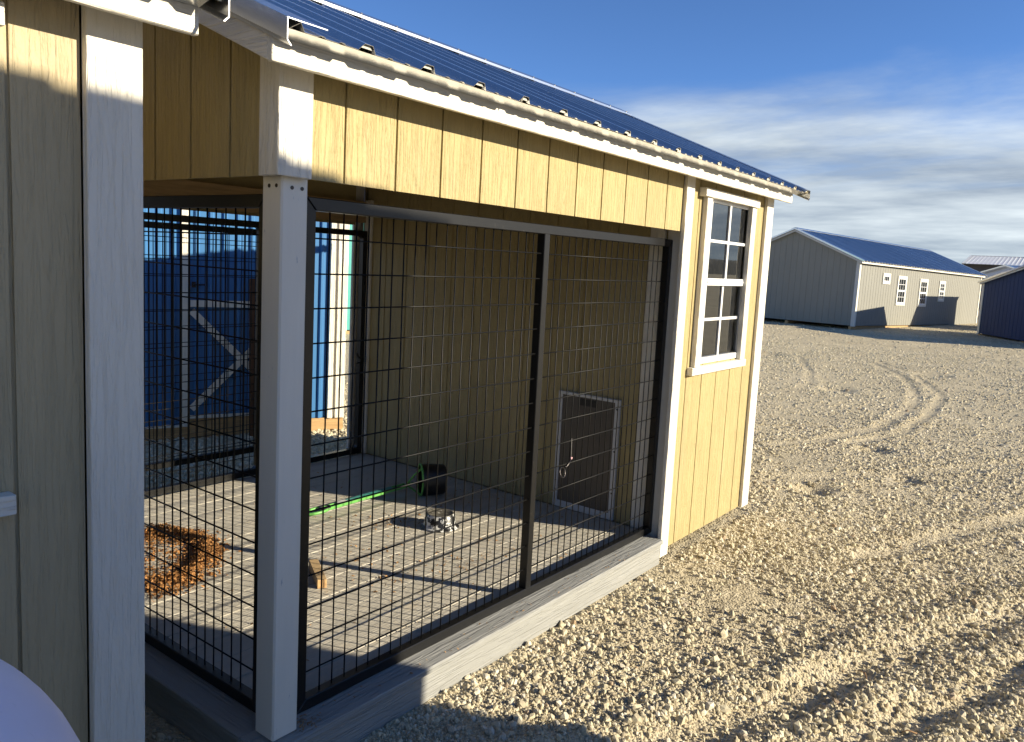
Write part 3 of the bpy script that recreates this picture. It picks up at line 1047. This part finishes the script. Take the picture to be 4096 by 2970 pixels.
def wire(parent, p, q, r=0.0026):
    """one straight wire; equal lengths share a mesh"""
    p, q = Vector(p), Vector(q)
    L = round((q - p).length, 3)
    j = Vector([random.uniform(-1, 1) * 0.0012 for _ in range(3)])
    p, q = p + j, q + Vector((j.y, j.x, -j.z))
    if L not in WIRE_V:
        WIRE_V[L] = Mesh().tube([(0, 0, 0), (0, 0, L)], r, 6).mesh('wire', 'wire', smooth=True)
    o = put('wire', WIRE_V[L], parent, p, (q - p).to_track_quat('Z', 'Y').to_euler())
    return o


def mesh_panel(parent, axis, a0, a1, d, z0, z1, name='mesh_panel', w=0.038, bars=(), first=None, pitch=0.0519, zs=None, mesh_on=True, M4=None, round_in=False):
    """welded frame of square tube with a welded wire grid. axis x: runs along x at depth d..d+w in y."""
    P = (lambda a, b, z: (a, b, z)) if axis == 'x' else (lambda a, b, z: (b, a, z))
    fr = Mesh()

    def bx(u0, u1, v0, v1, q0, q1):
        if axis == 'x':
            fr.box(u0, u1, v0, v1, q0, q1)
        else:
            fr.box(v0, v1, u0, u1, q0, q1)

    def mitre(A, B, C, D):
        fr.prism([P(u, d, z) for u, z in (A, B, C, D)], [P(u, d + w, z) for u, z in (A, B, C, D)])
    g = 0.0008
    mitre((a0 + g, z0), (a1 - g, z0), (a1 - w - g, z0 + w), (a0 + w + g, z0 + w))
    mitre((a0 + g, z1), (a1 - g, z1), (a1 - w - g, z1 - w), (a0 + w + g, z1 - w))
    mitre((a0, z0 + g), (a0 + w, z0 + w + g), (a0 + w, z1 - w - g), (a0, z1 - g))
    mitre((a1, z0 + g), (a1 - w, z0 + w + g), (a1 - w, z1 - w - g), (a1, z1 - g))
    if round_in:
        for ca, sa in ((a0 + w, 1), (a1 - w, -1)):
            for cz, sz in ((z0 + w, 1), (z1 - w, -1)):
                R = 0.022
                pts = [(ca, cz)] + [(ca + sa * R * (1 - math.sin(t)), cz + sz * R * (1 - math.cos(t))) for t in [i * math.pi / 12 for i in range(7)]]
                fr.prism([P(u, d + 0.003, z) for u, z in pts], [P(u, d + w - 0.003, z) for u, z in pts])
    o = fr.build(name, 'black', parent, 0.0025)
    for b in bars:
        ms = Mesh()
        if axis == 'x':
            ms.box(b, b + w, d - 0.0005, d + w + 0.0005, z0 + w - 0.003, z1 - w + 0.003)
        else:
            ms.box(d - 0.0005, d + w + 0.0005, b, b + w, z0 + w - 0.003, z1 - w + 0.003)
        ms.build('stile', 'black', o, 0.0025)
    if mesh_on:
        zs = zs or [z1 - 0.1165 - 0.1035 * k for k in range(14)]
        f0 = first if first is not None else a0 + w + 0.05
        u = f0
        yv, yh = d + 0.019, d + 0.0155
        while u < a1 - w - 0.008:
            if not any(b - 0.004 < u < b + w + 0.004 for b in bars):
                wire(o, P(u, yv, z0 + w - 0.004), P(u, yv, z1 - w + 0.004))
            u += pitch
        cuts = [a0 + w - 0.004] + [v for b in sorted(bars) for v in (b + 0.004, b + w - 0.004)] + [a1 - w + 0.004]
        for z in zs:
            if z < z0 + w + 0.01:
                continue
            for c0, c1 in zip(cuts[::2], cuts[1::2]):
                wire(o, P(c0, yh, z), P(c1, yh, z))
    return o


ZW = [1.467 - 0.1035 * k for k in range(14)]
mesh_panel(K, 'x', 0.140, 2.492, 0.066, 0.001, 1.584, bars=[1.331], first=0.244, zs=ZW)
mesh_panel(K, 'y', 0.148, DEP - 0.14, 0.066, 0.001, 1.584, bars=[1.23], first=0.277, zs=ZW, pitch=0.0508)
# rear: fixed panel, then the doorway frame whose gate stands swung open behind
mesh_panel(K, 'x', 0.135, 1.655, DEP - 0.075, 0.001, 1.592, zs=ZW, round_in=True)
mesh_panel(K, 'x', 1.66, 2.49, DEP - 0.075, 0.001, 1.588, mesh_on=False, name='door_frame', round_in=True)
gate = mesh_panel(K, 'x', -1.30, 0.0, 0.0, 0.035, 1.555, name='gate', zs=[1.44 - 0.1035 * k for k in range(14)], round_in=True)
gate.location = (1.93, DEP + 0.30, 0)
gate.rotation_euler = (0, 0, rad(-1.5))
# latch of the doorway
lt = Mesh().box(2.435, 2.458, DEP - 0.10, DEP - 0.076, 0.66, 0.70)
lt.tube([(2.44, DEP - 0.09, 0.69), (2.415, DEP - 0.10, 0.71), (2.40, DEP - 0.10, 0.735)], 0.006, 6)
lt.tube([(2.44, DEP - 0.09, 0.665), (2.40, DEP - 0.10, 0.66)], 0.006, 6)
lt.build('latch', 'black', K)

# dog door in the room wall
yy = lambda v: v
dd = Mesh()
x0, x1 = XR - 0.020, XR - 0.0005
dd.box(x0, x1, 0.315, 0.345, 0.004, 0.694)
dd.box(x0, x1, 0.697, 0.725, 0.004, 0.694)
dd.box(x0, x1, 0.345, 0.697, 0.676, 0.694)
dd.box(x0, x1, 0.345, 0.697, 0.004, 0.042)
ddo = dd.build('dog_door', 'door_frame', K, 0.002)
box(x0 + 0.006, x0 + 0.011, 0.345, 0.697, 0.042, 0.676).build('flap', 'flap', ddo)
box(x0 + 0.003, x0 + 0.0055, 0.466, 0.577, 0.628, 0.668).build('grip', 'black_plastic', ddo, 0.001)
sm = Mesh().lathe([(0.0, 0.002), (0.005, 0.001), (0.005, -0.002)], n=8).mesh('screw', 'dark_metal')
for y in (0.33, 0.711):
    for z in (0.16, 0.40, 0.64):
        put('screw', sm, ddo, (x0 - 0.001, y, z), (0, rad(-90), 0))

# ------------------------------------------------------------------ things in the run
# pooper scooper
SC = thing('scooper', 'green long-handled scooper with black bin lying on the deck', 'scooper', (1.36, 1.52, 0.0))
def sc(v):
    return (v[0] - 1.36, v[1] - 1.52, v[2])
A, B = Vector((1.44, 1.515, 0.030)), Vector((2.02, 1.475, 0.055))
hd = Mesh()
ax = (B - A).normalized()
sd_ = ax.cross(Vector((0, 0, 1))).normalized()
loop = [A + ax * (-0.055 + 0.075 * math.cos(t)) + sd_ * (0.036 * math.sin(t)) for t in [i * math.pi / 9 for i in range(18)]]
hd.tube([sc(p) for p in loop], 0.0085, 6, closed=True)
hd.build('handle_loop', 'green', SC, smooth=True)
gp = [A + ax * (-0.005 + 0.03 * math.cos(t)) + sd_ * (0.024 * math.sin(t)) + Vector((0, 0, 0.006)) for t in [i * math.pi / 6 for i in range(12)]]
Mesh().tube([sc(p) for p in gp], 0.0065, 6, closed=True).build('trigger', 'black_plastic', SC, smooth=True)
sh = Mesh()
for o_ in (-0.020, 0.020):
    sh.beam(sc(A + sd_ * o_), sc(B + sd_ * o_), 0.008, 0.016)
sh.beam(sc(A), sc(B), 0.006, 0.010)
for t in (0.05, 0.35, 0.65, 0.95):
    c = A.lerp(B, t)
    sh.beam(sc(c - sd_ * 0.021), sc(c + sd_ * 0.021), 0.010, 0.010)
sh.build('shaft', 'green', SC, 0.001)
Mesh().beam(sc(A.lerp(B, 0.24) + Vector((0, 0, 0.010))), sc(A.lerp(B, 0.80) + Vector((0, 0, 0.010))), 0.034, 0.004).build('printed_label', 'teal_label', SC)
Mesh().beam(sc(A.lerp(B, 0.13) + Vector((0, 0, 0.011))), sc(A.lerp(B, 0.235) + Vector((0, 0, 0.011))), 0.034, 0.006).build('grey_sticker', 'grey_trim', SC)
c0 = Vector((2.06, 1.40, 0.095))
nrm = Vector((0.80, -0.56, 0.0)).normalized()
s1 = nrm.cross(Vector((0, 0, 1))).normalized()
ring = [c0 + s1 * (0.085 * math.cos(t)) + Vector((0, 0, 0.095 * math.sin(t))) for t in [i * math.pi / 12 for i in range(24)]]
hp = Mesh().tube([sc(p) for p in ring], 0.006, 6, closed=True)
for t in (4, 14):
    hp.tube([sc(B), sc(ring[t] * 0.5 + B * 0.5 + Vector((0, 0, 0.01))), sc(ring[t])], 0.006, 6)
hp.tube([sc(B), sc(ring[20])], 0.006, 6)
hp.build('hoop', 'green', SC, smooth=True)
bn = Mesh()
nb = 20
for j, (t, rr) in enumerate(((0.0, 1.0), (0.05, 1.02), (0.14, 0.95), (0.148, 0.9), (0.146, 0.0))):
    for k in range(nb):
        a = 2 * math.pi * k / nb
        p = c0 + nrm * t + s1 * (0.085 * rr * math.cos(a)) + Vector((0, 0, 0.095 * rr * math.sin(a)))
        bn.v.append(sc(p))
for j in range(4):
    for k in range(nb):
        g = (k + 1) % nb
        bn.f.append((j * nb + k, j * nb + g, (j + 1) * nb + g, (j + 1) * nb + k))
bn.build('bin', 'black_plastic', SC, smooth=True)

# upturned bowl
BW = thing('feeding_bowl', 'chipped black and steel bowl upside down on the deck', 'bowl', (1.735, 0.935, 0.0))
Mesh().lathe([(0.101, 0.002), (0.104, 0.006), (0.098, 0.010), (0.090, 0.012), (0.086, 0.03), (0.0775, 0.068), (0.072, 0.077)], n=40).build('wall', 'bowl', BW, smooth=True)
Mesh().lathe([(0.072, 0.077), (0.069, 0.0785), (0.064, 0.0765), (0.06, 0.0735), (0.0, 0.0735)], n=40).build('base', 'bowl_base', BW, smooth=True)

# wooden offcut
a_, b_ = Vector((0.797, 0.752, 0.02)), Vector((0.915, 0.960, 0.02))
wo_ = Mesh().beam((0, 0, 0), b_ - a_, 0.040, 0.039).build('wood_offcut', 'rough_wood', None, 0.0015, loc=a_)
wo_.data.materials.append(M['end_grain'])
for p in wo_.data.polygons:
    if abs(p.normal.dot((b_ - a_).normalized())) > 0.95:
        p.material_index = 1
tag(wo_, 'short sawn wooden offcut lying on the deck behind the corner post', 'wood')


def flakes(n, place, size, mat, name, label, curl=0.5):
    """many thin bent flakes in one mesh"""
    v, f = [], []
    for _ in range(n):
        x, y, z = place()
        s = random.uniform(*size)
        w = s * random.uniform(0.25, 0.6)
        q = Matrix.Rotation(random.uniform(0, 6.28), 3, 'Z') @ Matrix.Rotation(random.uniform(-1, 1) * curl, 3, 'X') @ Matrix.Rotation(random.uniform(-1, 1) * curl, 3, 'Y')
        b = random.uniform(0.1, 0.5) * s
        i = len(v)
        for p in ((-s, -w, 0), (0, -w, b), (s, -w * .6, 0), (s, w * .6, 0), (0, w, b), (-s, w, 0)):
            r_ = q @ Vector(p)
            v.append((x + r_.x, y + r_.y, max(z + r_.z, 0.0005)))
        f += [(i, i + 1, i + 4, i + 5), (i + 1, i + 2, i + 3, i + 4)]
    me = bpy.data.meshes.new(name)
    me.from_pydata(v, [], f)
    me.materials.append(M[mat])
    o = put(name, me)
    return tag(o, label, None, kind='stuff')


def pile_pos():
    while True:
        a = random.uniform(-1.9, 2.6)
        if random.random() < 0.78:
            r_ = random.gauss(0.345, 0.05) + 0.03 * math.sin(3.1 * a + 1)
            h = (0.030 + 0.025 * math.sin(2.3 * a) ** 2) * math.exp(-((r_ - 0.345) / 0.06) ** 2)
            z = random.uniform(0.0, max(h, 0.004))
        else:
            r_ = 0.40 * math.sqrt(random.random())
            z = 0.002
        x, y = 0.40 + r_ * math.cos(a) * 0.95, 1.60 + r_ * math.sin(a) * 1.02
        if x > 0.12:
            return x, y, z + 0.001


flakes(7500, pile_pos, (0.004, 0.0105), 'shaving', 'wood_shavings', 'ring of rusty brown wood shavings on the deck', 0.9)


def crumb_pos():
    if random.random() < 0.55:
        cx, cy, s = random.choice([(1.30, 0.55, .10), (1.45, 0.50, .08), (1.62, 1.16, .07), (1.5, 1.25, .1), (1.25, 0.95, .13), (1.0, 1.0, .2), (1.75, .55, .1), (1.05, .62, .1)])
        return random.gauss(cx, s), random.gauss(cy, s * 0.8), 0.002
    return random.uniform(0.2, 2.45), random.uniform(0.15, 2.3), 0.002


flakes(620, crumb_pos, (0.003, 0.009), 'crumb', 'floor_crumbs', 'chewed wood crumbs scattered over the deck', 0.7)
flakes(90, lambda: (random.uniform(0.1, 2.4), random.choice([random.uniform(-0.02, 0.05), random.uniform(-.03, .02)]), 0.003), (0.002, 0.006), 'crumb', 'sill_crumbs', 'small crumbs on the grey sill board', 0.5)


def litter_pos():
    return random.gauss(0.13, 0.03), random.gauss(0.02, 0.02), 0.002


flakes(70, litter_pos, (0.002, 0.006), 'twig', 'post_litter', 'dry litter at the foot of the corner post', 0.6)

# dried droppings / leaf by the rear
lf = Mesh()
for k in range(7):
    a = random.uniform(0, 6.28)
    p = Vector((1.555 + random.gauss(0, .018), 1.98 + random.gauss(0, .018), 0.006))
    lf.tube([p, p + Vector((math.cos(a) * .03, math.sin(a) * .03, .014)), p + Vector((math.cos(a + .6) * .05, math.sin(a + .6) * .05, .004))], [.004, .007, .002], 5)
tag(lf.build('dry_leaf', 'shaving', smooth=True), 'curled dry brown leaf on the deck near the rear panel', 'leaf')

# leash clip hanging from the front mesh
LC = thing('leash_clip', 'metal clip and ring hanging on a cord from the front mesh', 'clip', (1.645, 0.078, 0.50))
Mesh().tube([(0, 0, 0.150), (0.001, -0.001, 0.10), (0.001, -0.002, 0.060)], 0.0010, 5).build('cord', 'cord', LC, smooth=True)
Mesh().tube([(0.002, -0.003, 0.062), (-0.004, -0.004, 0.054)], [0.006, 0.005], 6).build('tag', 'pink_tag', LC, smooth=True)
Mesh().tube([(-0.004, -0.004, 0.054), (-0.022, -0.005, 0.036), (-0.042, -0.006, 0.026), (-0.052, -0.006, 0.028)], [.003, .004, .004, .003], 6).build('clip', 'dark_metal', LC, smooth=True)
Mesh().tube([(-0.070 + 0.020 * math.cos(t), -0.006 + 0.006 * math.sin(t), 0.006 + 0.022 * math.sin(t)) for t in [i * math.pi / 8 for i in range(16)]], 0.0028, 6, closed=True).build('ring', 'dark_metal', LC, smooth=True)


# ------------------------------------------------------------------ generic sheds around the yard
def shed(name, label, loc, rotz, L, Wd, ze, slope=0.418, wall='grey_siding', trimm='cream', roofm=('galv', 'galv_trim'), boards=('front', 'near'),
         z0=0.0, skids=True, windows=(), tilt=0.0, phase=0.1, ground=-0.15, near_trim=None, ov=0.17, bpitch=0.2032, vents=False):
    """local frame: front wall y=0 facing -y, near gable x=0. z measured from the kennel deck level."""
    global RIDGE_Y
    t = thing(name, label, 'shed', (loc[0], loc[1], 0), rotz)
    t.rotation_euler = (0, tilt, rotz)
    RIDGE_Y = Wd / 2
    und = lambda y: ze - 0.05 + slope * (ov + (y if y < Wd / 2 else Wd - y))
    top = und(0) - 0.01
    gx = [bpitch * i for i in range(1, int(L / bpitch) + 1)] if 'front' in boards else []
    gy = [bpitch * i for i in range(1, int(Wd / bpitch) + 1)] if 'near' in boards else []
    siding(t, 'x', 0.0, 0.0, L, gx, z0, top, -1, mat=wall, sheet=wall, gap=0.014, holes=[(w[0], w[1], w[2], w[3]) for w in windows if False])
    siding(t, 'x', Wd, 0.0, L, [], z0, top, 1, mat=wall, sheet=wall)
    siding(t, 'y', 0.0, 0.0125, Wd - 0.0125, gy, z0, und, -1, mat=wall, sheet=wall, gap=0.014)
    siding(t, 'y', L, 0.0125, Wd - 0.0125, [], z0, und, 1, mat=wall, sheet=wall)
    nt = near_trim or trimm
    for x in (0, 1):
        for y in (0, 1):
            X0, X1 = (-0.02, 0.09) if x == 0 else (L - 0.09, L + 0.02)
            Y0, Y1 = (-0.02, 0.0) if y == 0 else (Wd, Wd + 0.02)
            box(X0, X1, Y0 - 0.001, Y1 - 0.0005 if y == 0 else Y1, z0 - 0.02, top).build('corner_trim', trimm, t)
            X0, X1 = (-0.0195, -0.0005) if x == 0 else (L + 0.0005, L + 0.0195)
            Y0, Y1 = (0.0, 0.09) if y == 0 else (Wd - 0.09, Wd)
            box(X0, X1, Y0, Y1, z0 - 0.02, top).build('corner_trim', nt, t)
    for y0, y1 in ((-ov + 0.06, -ov + 0.08), (Wd + ov - 0.08, Wd + ov - 0.06)):
        box(-0.10, L + 0.10, y0, y1, ze - 0.075, ze + 0.002).build('fascia', trimm, t)
    for xa, xb in ((-0.099, -0.080), (L + 0.080, L + 0.099)):
        for sgn in (0, 1):
            f = (lambda y: y) if sgn == 0 else (lambda y: Wd - y)
            y0 = -ov + 0.081
            q = [(y0, ze - 0.07), (Wd / 2, ze - 0.07 + slope * (Wd / 2 - y0)), (Wd / 2, ze + 0.02 + slope * (Wd / 2 - y0)), (y0, ze + 0.008)]
            Mesh().prism([(xa, f(y), z) for y, z in q], [(xb, f(y), z) for y, z in q]).build('rake_board', nt, t)
    metal_roof(t, -0.12, L + 0.12, Wd, ze, slope, ov=ov, phase=phase, mats=roofm, screws=False, minor=False)
    if skids:
        for y in (0.05, Wd / 2, Wd - 0.15):
            box(0.0, L, y, y + 0.10, ground - 0.06, z0 - 0.02).build('skid', 'skid', t)
    for (a, b, c, d, nx, nz) in windows:
        cs = Mesh()
        e = 0.075
        cs.box(a - e, a, -0.026, -0.0005, c - e, d + e).box(b, b + e, -0.026, -0.0005, c - e, d + e)
        cs.box(a, b, -0.0262, -0.0005, d, d + e).box(a, b, -0.0262, -0.0005, c - e, c)
        w = cs.build('window', trimm, t)
        fr = Mesh()
        g = 0.035
        fr.box(a, a + g, -0.02, -0.001, c, d).box(b - g, b, -0.02, -0.001, c, d).box(a + g, b - g, -0.019, -0.001, c, c + g).box(a + g, b - g, -0.019, -0.001, d - g, d)
        if nz > 1:
            mz = (c + d) / 2
            fr.box(a + g, b - g, -0.0195, -0.001, mz - 0.03, mz + 0.03)
        fr.build('frame', 'vinyl', w)
        box(a + g, b - g, -0.010, -0.001, c + g, d - g).build('pane', 'glass_far', w)
        for i in range(1, nx):
            xm = a + (b - a) * i / nx
            box(xm - 0.008, xm + 0.008, -0.014, -0.0105, c + g, d - g).build('muntin', 'vinyl', w)
        if nz > 1:
            for zz in (c + (d - c) * 0.25, c + (d - c) * 0.75):
                box(a + g, b - g, -0.0138, -0.0105, zz - 0.008, zz + 0.008).build('muntin', 'vinyl', w)
    if vents:
        hz = und(Wd / 2) - 0.42
        vm = Mesh()
        for i in range(3):
            vm.box(-0.02, -0.001, Wd / 2 - 0.27 + i * 0.19, Wd / 2 - 0.11 + i * 0.19, hz - 0.07, hz + 0.07)
        vm.build('gable_vent', nt, t)
    return t


# near tan shed on the left (same make as the kennel)
LSX = -2.87
LS = thing('tan_shed', 'near tan shed at the left edge with wide white corner board', 'shed', (LSX, -0.03, 0))
RIDGE_Y = 1.24
LL = 2.455
lu = lambda y: ZE - 0.028 + SL * (0.175 + (y if y < 1.24 else 2.48 - y))
lg = [2.213 - 0.2032 * i for i in range(10)][::-1]
dxw = 2.200 - 3.404
siding(LS, 'x', 0.0, 0.0, LL - 0.105, lg, -0.08, 1.985, -1, mat='tan_left', sheet='tan_left', holes=[(2.745 + dxw, 3.375 + dxw, 0.93, 1.81)])
siding(LS, 'x', 2.48, 0.0, LL, [], -0.08, 1.985, 1)
siding(LS, 'y', LL, 0.0125, 2.4675, [0.2291 + 0.2032 * i for i in range(11)], -0.08, lu, 1)
siding(LS, 'y', 0.0, 0.0125, 2.4675, [], -0.08, lu, -1)
shed_window(LS, 0.0, dxw, jr=3.352)
box(0.02, LL - 0.02, 0.8, 0.81, -0.06, 1.97).build('partition', 'darkroom', LS)
box(LL - 0.102, LL + 0.018, -0.024, -0.001, -0.10, 1.955).build('corner_trim', 'white_left', LS, 0.002)
box(LL + 0.0005, LL + 0.0185, -0.0005, 0.085, -0.10, 1.96).build('corner_trim', 'white_v', LS, 0.002)
for y0, y1 in ((-0.116, -0.097), (2.577, 2.596)):
    box(-0.10, LL + 0.095, y0, y1, 1.884, 1.957).build('fascia', 'white_x', LS, 0.002)
box(-0.08, LL + 0.06, -0.0965, -0.0245, 1.925, 1.937).build('soffit', 'white_x', LS)
for sgn in (0, 1):
    f = (lambda y: y) if sgn == 0 else (lambda y: 2.48 - y)
    q = [(-0.0965, 1.887), (1.24, 1.887 + SL * 1.3365), (1.24, 1.977 + SL * 1.3365), (-0.0965, 1.965)]
    Mesh().prism([(LL + 0.075, f(y), z) for y, z in q], [(LL + 0.0945, f(y), z) for y, z in q]).build('rake_board', 'white_y', LS)
metal_roof(LS, -0.12, LL + 0.105, 2.48, ZE - 0.004, SL, ov=0.186, phase=LL + 0.04, screws=False)
for y in (0.3, 1.9):
    box(0.03, LL - 0.03, y, y + 0.09, -0.20, -0.08).build('skid', 'skid', LS)

# unidentified lavender shape close to the camera, built as a round-topped tank
TK = thing('lavender_shape', 'unidentified pale lavender round shape in the lower left corner, built as a tank', 'tank', (-1.1715, -0.824, ZG))
H0 = 0.739 - ZG
prof = [(0.0, 0.0), (0.268, 0.0), (0.285, 0.02), (0.287, 0.06), (0.287, H0 - 0.12), (0.291, H0 - 0.10), (0.291, H0 - 0.06), (0.287, H0 - 0.04), (0.287, H0)]
prof += [(0.287 * math.cos(a), H0 + 0.287 * math.sin(a)) for a in [i * math.pi / 28 for i in range(1, 13)]] + [(0.06, H0 + 0.283), (0.0, H0 + 0.2835)]
Mesh().lathe(prof, n=64).build('body', 'tank', TK, smooth=True)
Mesh().lathe([(0.055, H0 + 0.277), (0.055, H0 + 0.305), (0.05, H0 + 0.31), (0.0, H0 + 0.31)], n=32).build('cap', 'tank', TK)

# tall shed behind the photographer: its eave and corner shade the near end of the kennel
ang = math.atan2(-0.33, 1.235)                                  # direction of its front eave, towards +x
ca, sa = math.cos(ang), math.sin(ang)
NB_L, NB_W = 2.8, 3.0
corner = Vector((2.225, -4.0))                                  # its far corner, seen from above
dirx = Vector((ca, sa))
org = corner - dirx * NB_L
# local y must point away from the kennel: mirror by using a half-turn so that the front faces +y
o2 = corner
shed('neighbour_shed', 'pale tall shed behind the camera whose shadow covers the near corner', (o2.x, o2.y), ang + math.pi, NB_L, NB_W, 3.12, boards=(), ground=-0.15, z0=-0.05, ov=0.12, wall='offwhite', trimm='offwhite')  # unseen walls kept pale to bounce light, length cut to open more sky

# blue metal shed behind the kennel, turned by 23 degrees
P1 = Vector((3.26, 3.556)); UV = Vector((0.91666, -0.39966))
BA = math.atan2(UV.y, UV.x)
BL = 1.70
b0 = P1 + UV * 0.03 - UV * BL
BK = 1.05
BS = thing('blue_shed', 'blue metal shed with white trim and braced door behind the mesh run', 'shed', (BK * b0.x + 0.0653, BK * b0.y + 0.0898, -0.0715), BA)
BS.scale = (BK, BK, BK)
ux = lambda u: BL - 0.03 - u                                    # distance from the right corner to local x


def rib_wall(x0, x1, z0, z1, y=0.0, pitch=0.1016, name='wall_panel', mat='blue_metal', parent=None, h=0.02):
    ms = Mesh()
    pts = [(x0, 0)]
    c = x0 + pitch * 0.5
    while c < x1 - 0.02:
        for d, q in ((-0.020, 0), (-0.010, h), (0.010, h), (0.020, 0)):
            pts.append((c + d, q))
        c += pitch
    pts.append((x1, 0))
    pts = [p for p in pts if x0 <= p[0] <= x1]
    n = len(pts)
    ms.v += [(x, y - q, z0) for x, q in pts] + [(x, y - q, z1) for x, q in pts]
    for k in range(n - 1):
        ms.f.append((k, k + 1, n + k + 1, n + k))
    return ms.build(name, mat, parent or BS)


rib_wall(0.05, ux(1.305), -0.018, 2.05)
rib_wall(ux(0.44), ux(0.118), -0.018, 2.05)
box(0.02, BL - 0.02, 0.002, 1.8, -0.018, 2.04).build('core', 'navy', BS)
for x0, x1 in ((0.0, 0.06), (ux(1.308), ux(1.25))):
    box(x0, x1, -0.034, 0.0, -0.03, 2.05).build('corner_trim', 'white_v', BS)
box(ux(0.117), ux(0.075), -0.034, -0.0005, -0.02, 2.05).build('corner_trim', 'white_v', BS)
box(ux(0.051), ux(-0.03), -0.034, -0.0005, -0.02, 2.05).build('corner_trim', 'white_v', BS)
box(ux(0.0745), ux(0.0515), -0.015, -0.0005, -0.02, 2.05).build('corner_flashing', 'grey_trim', BS)
box(0.06, ux(1.31), -0.032, -0.0005, -0.034, -0.0185).build('base_trim', 'white_x', BS)
DR = box(ux(1.249), ux(0.44), -0.012, -0.001, 0.036, 2.03).build('door', 'blue_metal', BS)
rib_wall(ux(1.245), ux(0.444), 0.064, 1.99, y=-0.0125, pitch=0.105, name='door_sheet', parent=DR)
yv = (-0.042, -0.0335)
box(ux(1.243), ux(0.445), *yv, 0.941, 0.994).build('rail', 'white_x', DR)
box(ux(1.243), ux(0.445), *yv, 0.036, 0.062).build('rail', 'white_x', DR)
box(ux(1.243), ux(0.445), *yv, 1.95, 2.02).build('rail', 'white_x', DR)
for k, ((ua, za), (ub, zb)) in enumerate([((1.235, 0.91), (0.455, 0.115)), ((1.235, 0.115), (0.455, 0.91))]):
    Mesh().beam((ux(ua), -0.040 - 0.003 * k, za), (ux(ub), -0.040 - 0.003 * k, zb), 0.006, 0.055, (0, 0, 1)).build('brace', 'white_x', DR)
hl = Mesh().tube([(ux(1.223), -0.05, 1.117), (ux(1.14), -0.05, 1.119)], 0.008, 6)
hl.box(ux(1.235), ux(1.205), -0.05, -0.034, 1.095, 1.14)
hl.build('handle', 'dark_metal', DR)
sk = Mesh().box(0.0, ux(1.255), -0.02, 0.12, -0.19, -0.036)
sk.build('skid', 'skid', BS)
box(ux(1.254), BL, -0.012, 0.13, -0.19, 0.034 if False else -0.021).build('skid', 'skid', BS)
box(ux(1.254), ux(0.43), -0.011, -0.0008, -0.0205, 0.035).build('threshold', 'skid', BS)
RIDGE_Y = 0.9
metal_roof(BS, -0.1, BL + 0.1, 1.8, 2.10, 0.42, ov=0.12, phase=0.1, screws=False, minor=False)
# rust brown board leaning on the blue shed
pp = P1 + UV * 0.03 - UV * 0.80 - Vector((-UV.y, UV.x)) * 0.10
rb = box(-0.022, 0.022, -0.02, 0.02, 0.0, 1.40).build('wooden_board', 'rust', None, 0.002, loc=(pp.x * BK + 0.0653, pp.y * BK + 0.0898, -0.23))
rb.rotation_euler = (rad(-3), 0, BA)
tag(rb, 'narrow rust-brown board leaning against the blue shed door', 'board')

# teal shed farther back
shed('teal_shed', 'teal shed far behind, seen between kennel and blue shed', (8.72, 9.95), rad(-18), 4.0, 3.0, 2.35, wall='teal', trimm='white_v', boards=(), z0=-0.05)

# long grey shed across the yard
WD = Vector((11.55, -1.81)).normalized()
wins = [(1.92, 2.38, 1.42, 1.62, 3, 1), (3.2, 3.84, 0.74, 1.58, 3, 2), (5.22, 5.86, 0.72, 1.55, 3, 2), (7.2, 7.68, 0.93, 1.54, 2, 2)]
shed('grey_shed', 'long grey shed with metal roof and four windows across the gravel yard', (24.35, 4.51), math.atan2(WD.y, WD.x), 12.0, 4.3, 1.99,
     windows=wins, tilt=rad(0.75), near_trim='grey_trim', z0=-0.01, ground=-0.18)
# navy shed at the right edge; near gable faces the camera
shed('navy_shed', 'dark navy shed with white trim at the right edge of the yard', (27.56 - 0.838 * 5.2, 1.55 - 0.545 * 5.2), math.atan2(-0.838, 0.545), 4.5, 5.2, 1.54, slope=0.21, wall='navy', trimm='white_v', boards=('near',), z0=-0.08, ov=0.1, vents=True, phase=0.0)
shed('hidden_shed', 'grey shed standing hidden behind the navy shed', (31.16, -1.12), rad(-9), 3.1, 2.2, 1.88, boards=(), z0=-0.05, ov=0.1)
shed('pale_shed', 'pale white shed with gable vents behind the grey shed', (41.0, 1.3), rad(-58), 5.0, 4.2, 2.1, slope=0.15, wall='offwhite', trimm='offwhite', boards=(), z0=-0.1, vents=True, ov=0.15)
shed('brown_barn', 'brown barn with a white metal roof farthest back at the right', (58.0, 6.3), rad(-88), 18.0, 9.0, 2.8, slope=0.14, wall='brown', trimm='brown', roofm=('white_roof', 'white_roof'), boards=(), z0=-0.1, ov=0.3)

# twigs on the gravel
for k, (x, y, a, l) in enumerate([(1.95, -1.18, 0.4, 0.07), (1.62, -1.42, 1.9, 0.06)]):
    z = float(ground_z(np.array([x]), np.array([y]))[0]) + 0.014
    tw = Mesh().tube([(0, 0, 0), (math.cos(a) * l * .5, math.sin(a) * l * .5, 0.006), (math.cos(a + .3) * l, math.sin(a + .3) * l, -0.002)], [.003, .0026, .0012], 6).build('twig', 'twig', None, smooth=True, loc=(x, y, z))
    tag(tw, ['dry brown twig lying on the gravel between the two wheel ruts', 'thin dark twig on the gravel close to the lower frame edge'][k], 'twig')
